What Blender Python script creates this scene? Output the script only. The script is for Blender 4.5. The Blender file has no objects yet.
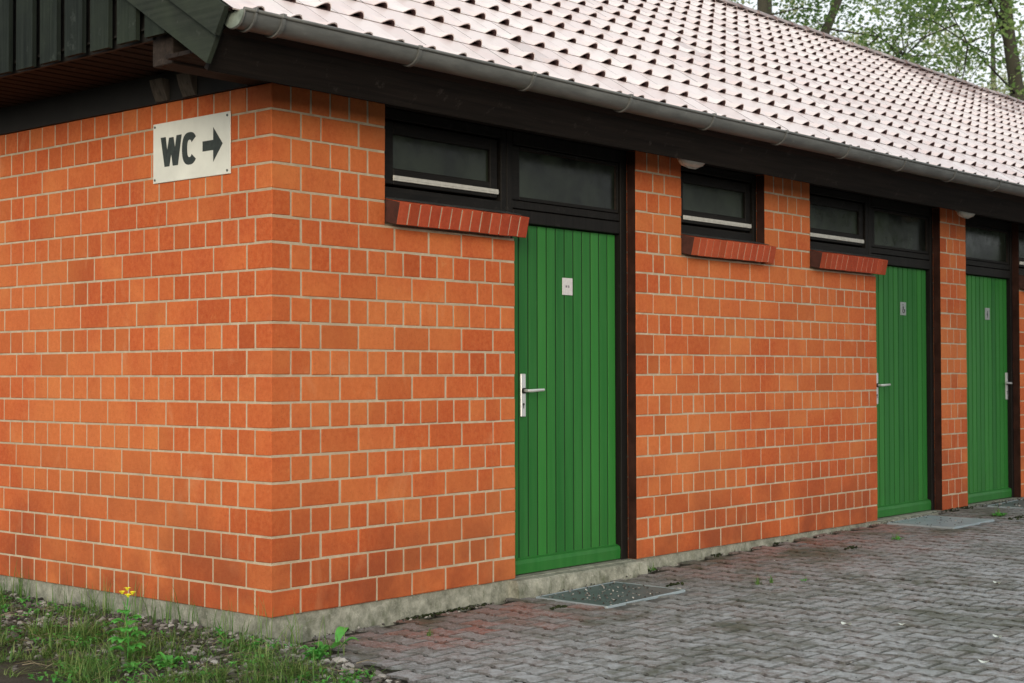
import bpy, bmesh, math, random
import numpy as np
from mathutils import Vector, Matrix, noise as mnoise

random.seed(7)
rng = np.random.default_rng(7)
sc = bpy.context.scene
col = sc.collection
R = math.radians

# ------------------------------------------------------------------ helpers
def link(o, parent=None):
    col.objects.link(o)
    if parent is not None:
        o.parent = parent
    return o

def tag(o, label=None, cat=None, group=None, kind=None):
    if label: o['label'] = label
    if cat: o['category'] = cat
    if group: o['group'] = group
    if kind: o['kind'] = kind
    return o

def empty(name, label, cat, group=None, loc=(0, 0, 0)):
    o = bpy.data.objects.new(name, None)
    o.location = loc
    link(o)
    return tag(o, label, cat, group)

class MB:
    """collects shapes for one mesh; each face can carry a colour"""
    def __init__(s):
        s.v = []; s.f = []; s.c = []
    def add(s, vs, fs, c=(0.5, 0.5, 0.5)):
        b = len(s.v)
        s.v.extend([tuple(p) for p in vs])
        s.f.extend([tuple(b + i for i in f) for f in fs])
        s.c.extend([c] * len(fs))
    def box(s, a, b, c=(0.5, 0.5, 0.5), ch=0.0, M=None):
        """box a..b, with edges chamfered by ch"""
        a = Vector(a); b = Vector(b)
        if ch <= 0:
            vs = [(x, y, z) for x in (a.x, b.x) for y in (a.y, b.y) for z in (a.z, b.z)]
            fs = [(0, 1, 3, 2), (4, 6, 7, 5), (0, 4, 5, 1), (2, 3, 7, 6), (0, 2, 6, 4), (1, 5, 7, 3)]
        else:
            bm = bmesh.new()
            bmesh.ops.create_cube(bm, size=1)
            for v in bm.verts:
                v.co = Vector(((a.x + b.x) / 2 + v.co.x * (b.x - a.x), (a.y + b.y) / 2 + v.co.y * (b.y - a.y), (a.z + b.z) / 2 + v.co.z * (b.z - a.z)))
            bmesh.ops.bevel(bm, geom=bm.edges[:], offset=ch, segments=1, affect='EDGES')
            bm.verts.index_update()
            vs = [v.co.copy() for v in bm.verts]
            fs = [[v.index for v in f.verts] for f in bm.faces]
            bm.free()
        if M is not None:
            vs = [M @ Vector(p) for p in vs]
        s.add(vs, fs, c)
    def prism(s, pts, d, axis='y', c=(0.5, 0.5, 0.5), off=0.0):
        """outline pts (2-D) extruded along axis from off to off+d"""
        n = len(pts)
        def P(p, t):
            if axis == 'y': return (p[0], t, p[1])
            if axis == 'x': return (t, p[0], p[1])
            return (p[0], p[1], t)
        vs = [P(p, off) for p in pts] + [P(p, off + d) for p in pts]
        fs = [tuple(range(n)), tuple(range(2 * n - 1, n - 1, -1))]
        fs += [(i, (i + 1) % n, n + (i + 1) % n, n + i) for i in range(n)]
        s.add(vs, fs, c)
    def tube(s, pts, rads, n=8, c=(0.5, 0.5, 0.5), caps=True):
        pts = [Vector(p) for p in pts]
        vs = []; fs = []
        up = Vector((0.31, 0.17, 0.93))
        for i, p in enumerate(pts):
            d = (pts[min(i + 1, len(pts) - 1)] - pts[max(i - 1, 0)]).normalized()
            u = d.cross(up)
            if u.length < 1e-3: u = d.cross(Vector((1, 0, 0)))
            u.normalize(); w = d.cross(u)
            r = rads[i] if hasattr(rads, '__len__') else rads
            for k in range(n):
                a = 2 * math.pi * k / n
                vs.append(p + (u * math.cos(a) + w * math.sin(a)) * r)
        for i in range(len(pts) - 1):
            for k in range(n):
                fs.append((i * n + k, i * n + (k + 1) % n, (i + 1) * n + (k + 1) % n, (i + 1) * n + k))
        if caps:
            fs.append(tuple(range(n - 1, -1, -1)))
            fs.append(tuple((len(pts) - 1) * n + k for k in range(n)))
        s.add(vs, fs, c)
    def build(s, name, mat, parent=None, smooth=False, attr=False, fix=True):
        me = bpy.data.meshes.new(name)
        me.from_pydata(s.v, [], s.f)
        if attr:
            at = me.attributes.new('tone', 'FLOAT_COLOR', 'FACE')
            a = np.ones((len(s.f), 4), dtype=np.float32)
            a[:, :3] = np.array(s.c, dtype=np.float32)
            at.data.foreach_set('color', a.ravel())
        me.materials.append(mat)
        if smooth:
            me.polygons.foreach_set('use_smooth', [True] * len(me.polygons))
        me.update()
        if fix:
            bm = bmesh.new(); bm.from_mesh(me)
            bmesh.ops.recalc_face_normals(bm, faces=bm.faces[:])
            bm.to_mesh(me); bm.free()
        o = bpy.data.objects.new(name, me)
        return link(o, parent)

def smooth_by_angle(o, deg=35):
    me = o.data
    bm = bmesh.new(); bm.from_mesh(me)
    for f in bm.faces: f.smooth = True
    lim = R(deg)
    for e in bm.edges:
        e.smooth = len(e.link_faces) == 2 and e.calc_face_angle(0) < lim
    bm.to_mesh(me); bm.free()

# ------------------------------------------------------------------ materials
class NT:
    def __init__(s, name):
        s.m = bpy.data.materials.new(name); s.m.use_nodes = True
        s.t = s.m.node_tree; s.t.nodes.clear()
        s.out = s.t.nodes.new('ShaderNodeOutputMaterial')
        s.p = s.t.nodes.new('ShaderNodeBsdfPrincipled')
        s.l(s.p.outputs[0], s.out.inputs[0])
        s.tc = s.t.nodes.new('ShaderNodeTexCoord')
    def l(s, a, b): s.t.links.new(a, b)
    def setin(s, inp, v):
        if hasattr(v, 'links'): s.l(v, inp)
        elif isinstance(v, (tuple, list)) and len(v) == 3 and inp.type == 'RGBA': inp.default_value = (*v, 1)
        else: inp.default_value = v
    def map(s, scale=(1, 1, 1), rot=(0, 0, 0), loc=(0, 0, 0)):
        n = s.t.nodes.new('ShaderNodeMapping')
        s.l(s.tc.outputs['Object'], n.inputs[0])
        n.inputs['Scale'].default_value = scale; n.inputs['Rotation'].default_value = rot; n.inputs['Location'].default_value = loc
        return n.outputs[0]
    def noise(s, scale, detail=4, rough=.55, vec=None, dist=0):
        n = s.t.nodes.new('ShaderNodeTexNoise')
        s.l(vec or s.tc.outputs['Object'], n.inputs['Vector'])
        n.inputs['Scale'].default_value = scale; n.inputs['Detail'].default_value = detail
        n.inputs['Roughness'].default_value = rough; n.inputs['Distortion'].default_value = dist
        return n.outputs['Fac']
    def voro(s, scale, vec=None, feature='F1', out='Distance'):
        n = s.t.nodes.new('ShaderNodeTexVoronoi'); n.feature = feature
        s.l(vec or s.tc.outputs['Object'], n.inputs['Vector'])
        n.inputs['Scale'].default_value = scale
        return n.outputs[out]
    def ramp(s, fac, stops, interp='LINEAR'):
        n = s.t.nodes.new('ShaderNodeValToRGB'); n.color_ramp.interpolation = interp
        cr = n.color_ramp
        while len(cr.elements) < len(stops): cr.elements.new(.5)
        for e, (p, c) in zip(cr.elements, stops):
            e.position = p; e.color = (c, c, c, 1) if not isinstance(c, (tuple, list)) else (*c, 1)
        s.l(fac, n.inputs[0])
        return n.outputs[0]
    def mix(s, fac, a, b, mode='MIX'):
        n = s.t.nodes.new('ShaderNodeMix'); n.data_type = 'RGBA'; n.blend_type = mode
        s.setin(n.inputs[0], fac); s.setin(n.inputs[6], a); s.setin(n.inputs[7], b)
        return n.outputs[2]
    def math(s, op, a, b=0.0, clamp=False):
        n = s.t.nodes.new('ShaderNodeMath'); n.operation = op; n.use_clamp = clamp
        s.setin(n.inputs[0], a); s.setin(n.inputs[1], b)
        return n.outputs[0]
    def attr(s, name='tone'):
        n = s.t.nodes.new('ShaderNodeAttribute'); n.attribute_name = name
        q = s.t.nodes.new('ShaderNodeSeparateColor'); s.l(n.outputs['Color'], q.inputs[0])
        return q.outputs
    def xyz(s):
        q = s.t.nodes.new('ShaderNodeSeparateXYZ'); s.l(s.tc.outputs['Object'], q.inputs[0])
        return q.outputs
    def bump(s, h, strength=.3, dist=.01):
        n = s.t.nodes.new('ShaderNodeBump'); n.inputs['Strength'].default_value = strength; n.inputs['Distance'].default_value = dist
        s.l(h, n.inputs['Height']); s.l(n.outputs[0], s.p.inputs['Normal'])
    def set(s, base=None, rough=None, metal=None, spec=None, **kw):
        if base is not None: s.setin(s.p.inputs['Base Color'], base)
        if rough is not None: s.setin(s.p.inputs['Roughness'], rough)
        if metal is not None: s.setin(s.p.inputs['Metallic'], metal)
        if spec is not None: s.setin(s.p.inputs['Specular IOR Level'], spec)
        for k, v in kw.items(): s.setin(s.p.inputs[k], v)
        return s.m

def simple(name, base, rough=.6, metal=0, var=.25, scale=8, bump=.0, spec=.5, bscale=40):
    n = NT(name)
    f = n.noise(scale, 5, .6)
    dark = tuple(c * (1 - var) for c in base); lite = tuple(min(1, c * (1 + var)) for c in base)
    c = n.ramp(f, [(.3, dark), (.7, lite)])
    if bump: n.bump(n.noise(bscale, 5, .6), bump, .004)
    return n.set(c, rough, metal, spec)

def brick_material(name, c_lo, c_mid, c_hi, stain=True):
    n = NT(name); a = n.attr()
    base = n.ramp(a[0], [(0, c_lo), (.45, c_mid), (1, c_hi)])
    f1 = n.noise(3.1, 4, .6)                        # broad mottling
    base = n.mix(n.ramp(f1, [(.35, .0), (.65, .75)]), base, (c_mid[0] * .80, c_mid[1] * .62, c_mid[2] * .7))
    base = n.mix(n.ramp(n.noise(.9, 3, .5), [(.45, 0), (.62, .5)]), base, (c_hi[0] * 1.02, c_hi[1] * 1.15, c_hi[2] * 1.2))
    f2 = n.noise(38, 5, .7)                         # fine firing marks
    base = n.mix(n.ramp(f2, [(.3, 0), (.75, .38)]), base, tuple(min(1, c * 1.35 + .02) for c in c_hi))
    base = n.mix(n.ramp(n.noise(70, 5, .8), [(.56, 0), (.74, .6)]), base, (.16, .040, .020))
    base = n.mix(n.ramp(n.noise(19, 6, .75, None, 1.2), [(.60, 0), (.72, .45)]), base, (c_hi[0] * 1.1, c_hi[1] * 1.5, c_hi[2] * 1.9))
    # darker, harder burnt bricks
    base = n.mix(n.math('MULTIPLY', a[2], .5), base, (.24, .045, .014))
    if stain:
        v = n.map((1, 1, .45))
        s = n.ramp(n.noise(5.5, 6, .62, v, .6), [(.60, 0), (.74, .42)])
        base = n.mix(s, base, (.58, .24, .11))        # pale bloom
        z = n.xyz()[2]
        low = n.ramp(z, [(0.02, 1.0), (.75, 0)])
        g = n.math('MULTIPLY', low, n.ramp(n.noise(2.3, 4, .6), [(.38, .10), (.62, .75)]))
        base = n.mix(g, base, (.20, .050, .022))     # darker, duller red towards the base
        ms = n.map((1, 1, 1.6))
        sp = n.ramp(n.voro(26, ms), [(.03, .5), (.09, 0)])
        base = n.mix(n.math('MULTIPLY', sp, n.ramp(f1, [(.5, 0), (.6, 1)])), base, (.08, .04, .03))
    n.bump(n.math('ADD', n.math('MULTIPLY', n.noise(16, 4, .5), 2.0), n.noise(110, 5, .75)), .5, .004)
    return n.set(base, .75, 0, .15)

M = {}
M['brick'] = brick_material('fired brick', (.41, .074, .018), (.50, .110, .030), (.53, .160, .047))
M['sill_brick'] = brick_material('engobed sill brick', (.24, .036, .015), (.37, .055, .022), (.44, .085, .033), False)

def mortar():
    n = NT('lime mortar')
    c = n.ramp(n.noise(14, 6, .65), [(.3, (.36, .29, .20)), (.7, (.53, .45, .33))])
    c = n.mix(n.ramp(n.noise(1.7, 3, .6), [(.4, 0), (.7, .5)]), c, (.36, .28, .19))
    n.bump(n.noise(170, 4, .7), .5, .003)
    return n.set(c, .9, 0, .2)
M['mortar'] = mortar()
M['sill_end'] = simple('dark brick end', (.050, .016, .011), .8, 0, .4, 20)

def concrete():
    n = NT('weathered concrete')
    v = n.map((1, 1, .35))
    c = n.ramp(n.noise(11, 8, .78), [(.36, (.13, .135, .105)), (.64, (.37, .37, .31))])
    c = n.mix(n.ramp(n.noise(22, 5, .7, v), [(.52, 0), (.68, .65)]), c, (.085, .10, .055))
    c = n.mix(n.ramp(n.noise(60, 3, .8), [(.6, 0), (.75, .6)]), c, (.55, .54, .48))
    z = n.xyz()[2]
    c = n.mix(n.math('MULTIPLY', n.ramp(z, [(0, 0), (1, 1)]), 0), c, (.1, .1, .1))
    n.bump(n.math('ADD', n.noise(30, 6, .7), n.math('MULTIPLY', n.noise(140, 3, .7), .5)), .6, .008)
    return n.set(c, .9, 0, .2)
M['concrete'] = concrete()

def wood(name, lo, hi, axis, rough=.8, green=0.0, spec=.12):
    n = NT(name)
    sc_ = [28, 28, 28]; sc_[axis] = 1.2
    v = n.map(tuple(sc_))
    f = n.noise(1.5, 6, .65, v, .4)
    c = n.ramp(f, [(.3, lo), (.7, hi)])
    if green:
        c = n.mix(n.ramp(n.noise(2.5, 5, .6), [(.4, 0), (.75, green)]), c, (.055, .075, .045))
    c = n.mix(n.ramp(n.noise(11, 4, .7), [(.62, 0), (.72, .5)]), c, tuple(min(1, x * 2 + .02) for x in hi))
    n.bump(f, .35, .004)
    return n.set(c, rough, 0, spec)
M['fascia'] = wood('dark stained board', (.006, .005, .0045), (.017, .013, .011), 0)
M['frame'] = wood('dark brown frame', (.005, .0045, .004), (.013, .011, .0095), 2, .6, 0, .16)
M['frame_h'] = wood('dark brown rail', (.005, .0045, .004), (.013, .011, .0095), 0, .6, 0, .16)
M['beam'] = wood('brown beam', (.018, .014, .012), (.042, .031, .025), 0)
M['soffit'] = wood('brown soffit boards', (.010, .0075, .0065), (.028, .020, .017), 0)
M['clad'] = wood('greyed green cladding', (.006, .009, .008), (.020, .026, .022), 2, .85, .3)
M['barge'] = wood('greyed bargeboard', (.010, .013, .012), (.028, .032, .028), 1, .85, .5)
M['console'] = wood('pale bracket wood', (.04, .035, .03), (.10, .085, .07), 2)
M['black'] = simple('black void board', (.010, .009, .008), .8)

def green_paint():
    n = NT('green door paint')
    a = n.attr()
    c = n.ramp(a[0], [(0, (.011, .105, .017)), (1, (.024, .165, .025))])
    v = n.map((14, 14, .9))
    c = n.mix(n.ramp(n.noise(1.3, 5, .6, v), [(.35, 0), (.7, .3)]), c, (.055, .22, .05))
    v2 = n.map((5, 5, .8))
    c = n.mix(n.ramp(n.noise(2.2, 5, .7, v2), [(.66, 0), (.78, .35)]), c, (.10, .34, .085))
    z = n.xyz()[2]
    c = n.mix(n.math('MULTIPLY', n.ramp(z, [(.05, 1), (.5, 0)]), n.ramp(n.noise(7, 5, .6), [(.4, .0), (.7, .35)])), c, (.03, .10, .025))
    n.bump(n.noise(2, 5, .6, n.map((60, 60, 2))), .08, .003)
    return n.set(c, .5, 0, .2)
M['green'] = green_paint()
M['jamb'] = simple('dark brown jamb strip', (.034, .014, .010), .8, 0, .4, 9, .2, .1)
M['gap'] = simple('dark groove green', (.004, .022, .005), .8)  # very dark green of the board showing between the planks

def zinc():
    n = NT('weathered zinc')
    v = n.map((.7, 3, 3))
    c = n.ramp(n.noise(6, 6, .65, v), [(.3, (.10, .103, .10)), (.7, (.18, .183, .175))])
    c = n.mix(n.ramp(n.noise(9, 5, .7), [(.62, 0), (.74, .5)]), c, (.30, .30, .29))
    n.bump(n.noise(4, 4, .5, v), .12, .01)
    return n.set(c, .55, .2, .4)
M['zinc'] = zinc()
M['cap'] = simple('oxidised zinc cap', (.22, .26, .22), .6, .2, .35, 20)

def tile():
    n = NT('concrete roof tile'); a = n.attr()
    c = n.ramp(a[0], [(0, (.66, .54, .52)), (1, (.76, .67, .65))])
    c = n.mix(n.ramp(n.noise(5, 6, .7), [(.5, 0), (.72, .4)]), c, (.66, .64, .60))
    c = n.mix(n.ramp(n.noise(45, 4, .8), [(.62, 0), (.78, .3)]), c, (.26, .20, .18))
    c = n.mix(n.math('MULTIPLY', a[1], n.ramp(n.noise(2.2, 5, .6), [(.36, 0), (.56, .8)])), c, (.17, .085, .07))
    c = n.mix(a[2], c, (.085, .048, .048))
    n.bump(n.noise(90, 4, .7), .25, .003)
    return n.set(c, .38, 0, .55)
M['tile'] = tile()

def pane():
    n = NT('mottled dark glass')
    z = n.xyz()[2]
    f = n.noise(3.2, 4, .6)
    c = n.ramp(n.math('ADD', f, n.math('MULTIPLY', n.noise(1.1, 2, .5), .35)), [(.5, (.006, .007, .006)), (.8, (.026, .034, .023))])  # green mottling in the colour stands in for soft reflections
    return n.set(c, n.ramp(n.noise(14, 4, .7), [(.3, .10), (.7, .24)]), 0, .13)
M['pane'] = pane()
M['strip'] = simple('dull aluminium strip', (.50, .49, .45), .5, .1, .15, 30)
M['lead'] = simple('sheet metal flashing', (.05, .053, .052), .6, .3, .4, 14)
M['white_metal'] = simple('worn white enamel', (.66, .67, .60), .35, 0, .10, 5)
M['sign_ink'] = simple('dark green black sign paint', (.018, .026, .020), .55, 0, .5, 45)
M['screw'] = simple('screw steel', (.10, .11, .10), .4, .7)
M['alu'] = simple('satin aluminium', (.62, .63, .62), .32, .55, .08, 20)
M['dark_metal'] = simple('dark metal', (.03, .03, .03), .45, .5)
M['paper'] = simple('pale door plate', (.60, .58, .58), .5, 0, .10, 60)
M['ink'] = simple('grey print', (.17, .15, .17), .6)
M['plate_steel'] = simple('brushed door plate', (.30, .32, .31), .4, .4, .2, 60)
M['ink_dark'] = simple('dark print', (.02, .02, .02), .6)
M['lens'] = simple('milky lamp glass', (.62, .61, .56), .3, 0, .12, 30)
M['lamp_body'] = simple('lamp body', (.38, .37, .34), .5)

def paver():
    n = NT('worn concrete paver'); a = n.attr()
    grey = n.ramp(n.noise(2.6, 5, .65), [(.3, (.122, .126, .123)), (.7, (.215, .224, .222))])
    red = n.ramp(n.noise(9, 5, .65), [(.3, (.22, .070, .045)), (.7, (.33, .115, .080))])
    c = n.mix(a[0], grey, red)
    c = n.mix(n.math('MULTIPLY', a[1], .6), c, (.24, .235, .225))
    # aggregate speckle
    c = n.mix(n.ramp(n.noise(55, 5, .85), [(.48, 0), (.66, .85)]), c, (.040, .041, .036))
    c = n.mix(n.ramp(n.noise(80, 4, .85), [(.54, 0), (.64, .85)]), c, (.46, .47, .46))
    # pale lichen blotches, more of it away from the wall
    y = n.xyz()[1]
    away = n.ramp(n.math('MULTIPLY', y, -.5), [(.10, .2), (.55, 1)])
    l = n.ramp(n.noise(13, 8, .85), [(.44, 0), (.60, .9)])
    c = n.mix(n.math('MULTIPLY', l, away), c, (.40, .43, .445))
    # moss and damp
    c = n.mix(n.ramp(n.noise(1.5, 6, .7, None, .8), [(.50, 0), (.64, .75)]), c, (.055, .066, .034))
    c = n.mix(a[2], c, (.022, .021, .016))
    n.bump(n.math('ADD', n.noise(70, 5, .75), n.math('MULTIPLY', n.noise(11, 3, .6), 1.3)), .75, .006)
    return n.set(c, .75, 0, .35)
M['paver'] = paver()

def soil():
    n = NT('soil and grit')
    c = n.ramp(n.noise(4, 8, .7), [(.3, (.035, .030, .022)), (.7, (.10, .088, .072))])
    c = n.mix(n.ramp(n.noise(60, 4, .8), [(.58, 0), (.7, .7)]), c, (.26, .24, .21))
    c = n.mix(n.ramp(n.noise(1.3, 4, .6), [(.5, 0), (.7, .5)]), c, (.045, .06, .025))
    n.bump(n.noise(45, 6, .8), 1.0, .02)
    return n.set(c, .95, 0, .2)
M['soil'] = soil()

def attr_mat(name, stops, rough=.7, spec=.3, bump=0, trans=0):
    n = NT(name); a = n.attr()
    c = n.ramp(a[0], stops)
    c = n.mix(n.ramp(n.noise(30, 4, .7), [(.4, 0), (.8, .35)]), c, tuple(x * .5 for x in stops[0][1]))
    if bump: n.bump(n.noise(90, 4, .7), bump, .004)
    m = n.set(c, rough, 0, spec)
    if trans:
        tr = n.t.nodes.new('ShaderNodeBsdfTranslucent'); n.l(c, tr.inputs[0])
        mx = n.t.nodes.new('ShaderNodeMixShader'); mx.inputs[0].default_value = trans
        n.l(n.p.outputs[0], mx.inputs[1]); n.l(tr.outputs[0], mx.inputs[2]); n.l(mx.outputs[0], n.out.inputs[0])
    return m
M['gravel'] = attr_mat('crushed stone', [(0, (.035, .032, .029)), (.5, (.12, .11, .10)), (1, (.42, .405, .38))], .8, .3, .5)
M['grass'] = attr_mat('grass blade', [(0, (.045, .10, .020)), (.6, (.11, .25, .045)), (1, (.30, .36, .14))], .5, .35, 0, .35)
M['weed'] = attr_mat('weed leaf', [(0, (.05, .22, .035)), (1, (.14, .50, .09))], .5, .35, 0, .3)
M['dry'] = attr_mat('dead stalks', [(0, (.10, .075, .045)), (1, (.32, .28, .19))], .8, .2)
M['petal'] = simple('yellow petal', (.80, .74, .02), .5, 0, .1)
M['moss'] = attr_mat('dark moss', [(0, (.012, .016, .008)), (1, (.05, .065, .025))], .95, .1)
M['leafA'] = attr_mat('tree leaf mid green', [(0, (.06, .13, .035)), (.6, (.17, .28, .075)), (1, (.36, .46, .16))], .45, .3, 0, .6)
M['leafB'] = attr_mat('tree leaf yellow green', [(0, (.22, .28, .13)), (.6, (.38, .43, .20)), (1, (.56, .56, .34))], .5, .3, 0, .6)
M['bark'] = attr_mat('bark', [(0, (.035, .032, .027)), (1, (.085, .085, .055))], .9, .2, .8)
M['stone'] = simple('pale kerb stone', (.30, .30, .27), .85, 0, .25, 18, .5)
M['pale_leaf'] = simple('pale dead leaf', (.62, .68, .62), .6, 0, .1, 30)
def cover(name, lo, hi):
    n = NT(name)
    c = n.ramp(n.noise(5, 6, .65), [(.35, lo), (.7, hi)])
    c = n.mix(n.ramp(n.noise(40, 5, .8), [(.6, 0), (.72, .5)]), c, tuple(x * .35 for x in lo))
    n.bump(n.noise(70, 4, .7), .2, .003)
    return n.set(c, .55, .25, .4)
M['cover_dark'] = cover('dull galvanised cover', (.085, .12, .125), (.14, .185, .185))
M['cover_blue'] = cover('blue grey galvanised cover', (.25, .31, .34), (.36, .43, .46))

# ------------------------------------------------------------------ ground levels
GX = [-200, -5, 0, 1.74, 2.8, 3.56, 5.96, 8.7, 12, 300]
GZ = [-.17, -.15, -.124, -.106, -.084, -.056, -.018, .006, .008, .008]
def zg(x): return float(np.interp(x, GX, GZ))

# ------------------------------------------------------------------ the building
S = .125            # brick module
CH = 20             # courses
H = CH * S - .010   # top of the wall
B = empty('toilet_building', 'low orange brick toilet block with green plank doors, dark timber eaves and pale tiled roof', 'building')

FX1 = 16.365        # far end of the front wall
LY1 = 6.865         # far end of the left wall
# openings in the front wall: (x0, x1, z0)
OPEN = [(.74, 1.74, 2.0), (1.74, 2.875, -1), (3.365, 4.375, 2.0), (4.99, 5.99, 2.0), (5.99, 7.125, -1), (7.615, 8.75, -1), (8.75, 9.75, 2.0)]
def blocked(xc, zc):
    for a, b, z0 in OPEN:
        if a - .002 < xc < b + .002 and zc > z0 - .12: return True
    return False

walls = MB(); core = MB()
BJ = .0055          # half joint
def brick(mb, a, b):
    r = random.random(); d = random.uniform(.4, .9) if random.random() < .05 else (random.random() ** 3) * .45
    j = lambda s: random.uniform(-s, s)
    pr = random.uniform(-.0012, .0012)
    a = (a[0] + j(.0012), a[1] + pr, a[2] + j(.001)); b = (b[0] + j(.0012), b[1], b[2] + j(.001))
    n0 = len(mb.v); mb.box(a, b, (r, random.random(), d), random.uniform(.0022, .0045))
    for i in range(n0, len(mb.v)):
        v = mb.v[i]; mb.v[i] = (v[0] + random.uniform(-.0011, .0011), v[1] + random.uniform(-.0006, .0006), v[2] + random.uniform(-.0011, .0011))

def segs_front(k):
    """brick joints (module units) of course k on the front, from the corner"""
    if k % 2 == 1:
        return [S * i for i in range(0, int(FX1 / S) + 1)]
    out = [0, 1.5 * S]
    x = 1.5 * S + (S if k % 4 == 2 else 0)
    if k % 4 == 2: out.append(x)
    while x < FX1: x += 2 * S; out.append(min(x, FX1 + .01))
    return out
# the front is cut into runs between openings; every run starts and ends with its own closers
def run_bricks(x0, x1, k, corner=False):
    """cover the run x0..x1 of one course, the way the bond is laid"""
    L = x1 - x0; n = round((L + .01) / S)
    if k % 2 == 1 or n <= 2:
        cuts = [x0 + S * i for i in range(n + 1)]
    else:
        cuts = [x0, x0 + 1.5 * S]; x = 1.5
        if k % 4 == 2: x += 1; cuts.append(x0 + x * S)
        while n - x > 2.6: x += 2; cuts.append(x0 + x * S)
        if n - x > 2.4: x += 1; cuts.append(x0 + x * S)
        if n - x > 1.6: x += 1; cuts.append(x0 + x * S)
        cuts.append(x0 + n * S)
    return [(a, b - .010) for a, b in zip(cuts[:-1], cuts[1:])]

def runs_at(k):
    zc = (k + .5) * S
    if zc > 2.0: return [(0, .74), (2.875, 3.365), (4.375, 4.99), (7.125, 7.615), (9.75, FX1)]
    return [(0, 1.74), (2.875, 5.99), (7.125, 7.615), (8.75, FX1)]
for k in range(CH):
    z0 = k * S; z1 = z0 + S - .010
    if k == CH - 1: z1 = H
    for (x0, x1) in runs_at(k):
        # leave the courses taken by the rowlock sills (course 15) for the sill itself
        for a, b in run_bricks(x0, x1, k):
            if k == 15:
                skip = False
                for sa, sb in ((.74, 1.74), (3.365, 4.375), (4.99, 5.99), (8.75, 9.75)):
                    if a >= sa - .02 and b <= sb + .02: skip = True
                if skip: continue
            y1 = .10
            if x0 == 0 and a < .01:
                y1 = .115 if k % 2 == 0 else 1.5 * S - .01
            brick(walls, (a, 0, z0), (b, y1, z1))
    # left face (x = 0), the corner brick is already there
    if k == 19:
        cuts = [S * (i + .5) for i in range(1, int(LY1 / S))]
    elif k % 2 == 0:
        cuts = [S * i for i in range(1, int(LY1 / S) + 1)]
    else:
        cuts = [1.5 * S]; y = 1.5
        if k % 4 == 3: y += 1; cuts.append(y * S)
        while y * S < LY1 - .3: y += 2; cuts.append(y * S)
    for a, b in zip(cuts[:-1], cuts[1:]):
        j = random.uniform(-.0012, .0012)
        r = random.random(); d = random.uniform(.4, .9) if random.random() < .05 else (random.random() ** 3) * .45
        walls.box((0 + j, a, z0), (.10, b - .010, z1), (r, random.random(), d), .0028)
wall = walls.build('wall', M['brick'], B, attr=True, fix=False)
# mortar bed: pointed 3 mm back from the brick faces
e = .003
Ht = H - .002
def cbox(x0, x1, z0, z1): core.box((x0 + e, e, z0), (x1 - e, .24, z1))
cbox(0, 1.74 - .01 + .01, 0.001, 1.875); cbox(0, .74, 1.875, Ht)
core.box((.74 - .02, .03, 1.875), (1.74 - e, .24, 1.985))
cbox(2.875, 5.99, 0.001, 1.875); cbox(2.875, 3.365, 1.875, Ht); cbox(4.375, 4.99, 1.875, Ht)
core.box((3.35, .03, 1.875), (4.39, .24, 1.985)); core.box((4.97, .03, 1.875), (5.99 - e, .24, 1.985))
cbox(7.125, 7.615, 0.001, Ht); cbox(8.75, FX1, 0.001, 1.875); cbox(9.75, FX1, 1.875, Ht)
core.box((8.75 + e, .03, 1.875), (9.77, .24, 1.985))
core.box((e, .24, .001), (.24, LY1, Ht))
core.box((e, LY1, .001), (FX1, LY1 + .2, Ht))
core.box((FX1 - .2, .24, .001), (FX1, LY1, Ht))
core.box((.3, 1.6, 0.0), (FX1 - .3, 1.7, 2.6))         # partition behind the cubicles
core.build('mortar', M['mortar'], wall)
# inner ceiling and floor keep the rooms dark
MB_ = MB(); MB_.box((.2, .2, 2.5), (FX1 - .1, LY1, 2.53)); MB_.build('ceiling', M['black'], B)
MB_ = MB(); MB_.box((.2, .25, -.05), (FX1 - .1, LY1, -.012)); MB_.build('floor', M['concrete'], B)

# plinth: a rough concrete strip set just behind the brick face
pl = MB()
def rough_strip(mb, x0, x1, y, ztop, zbot, n):
    xs = np.linspace(x0, x1, n); vs = []; fs = []
    for i, x in enumerate(xs):
        o = .004 * mnoise.noise(Vector((x * 3, 0, 0))) + .003 * mnoise.noise(Vector((x * 17, 3, 0)))
        vs += [(x, .20, ztop), (x, y + .004, ztop), (x, y + o, ztop - .008), (x, y + o - .004, (ztop + zbot) / 2), (x, y + o - .010, zbot)]
    for i in range(n - 1):
        for k in range(4):
            fs.append((i * 5 + k, (i + 1) * 5 + k, (i + 1) * 5 + k + 1, i * 5 + k + 1))
    mb.add(vs, fs)
rough_strip(pl, .012, FX1, .012, -.0015, -.40, 400)
# left side plinth
ys = np.linspace(.012, LY1, 200); vs = []; fs = []
for y in ys:
    o = .004 * mnoise.noise(Vector((y * 3, 7, 0))) + .003 * mnoise.noise(Vector((y * 17, 9, 0)))
    vs += [(.20, y, -.0015), (.016, y, -.0015), (.012 + o, y, -.010), (.008 + o, y, -.20), (.004 + o, y, -.40)]
for i in range(len(ys) - 1):
    for k in range(4):
        fs.append((i * 5 + k, i * 5 + k + 1, (i + 1) * 5 + k + 1, (i + 1) * 5 + k))
pl.add(vs, fs)
pl.build('plinth', M['concrete'], B, fix=False)

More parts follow.
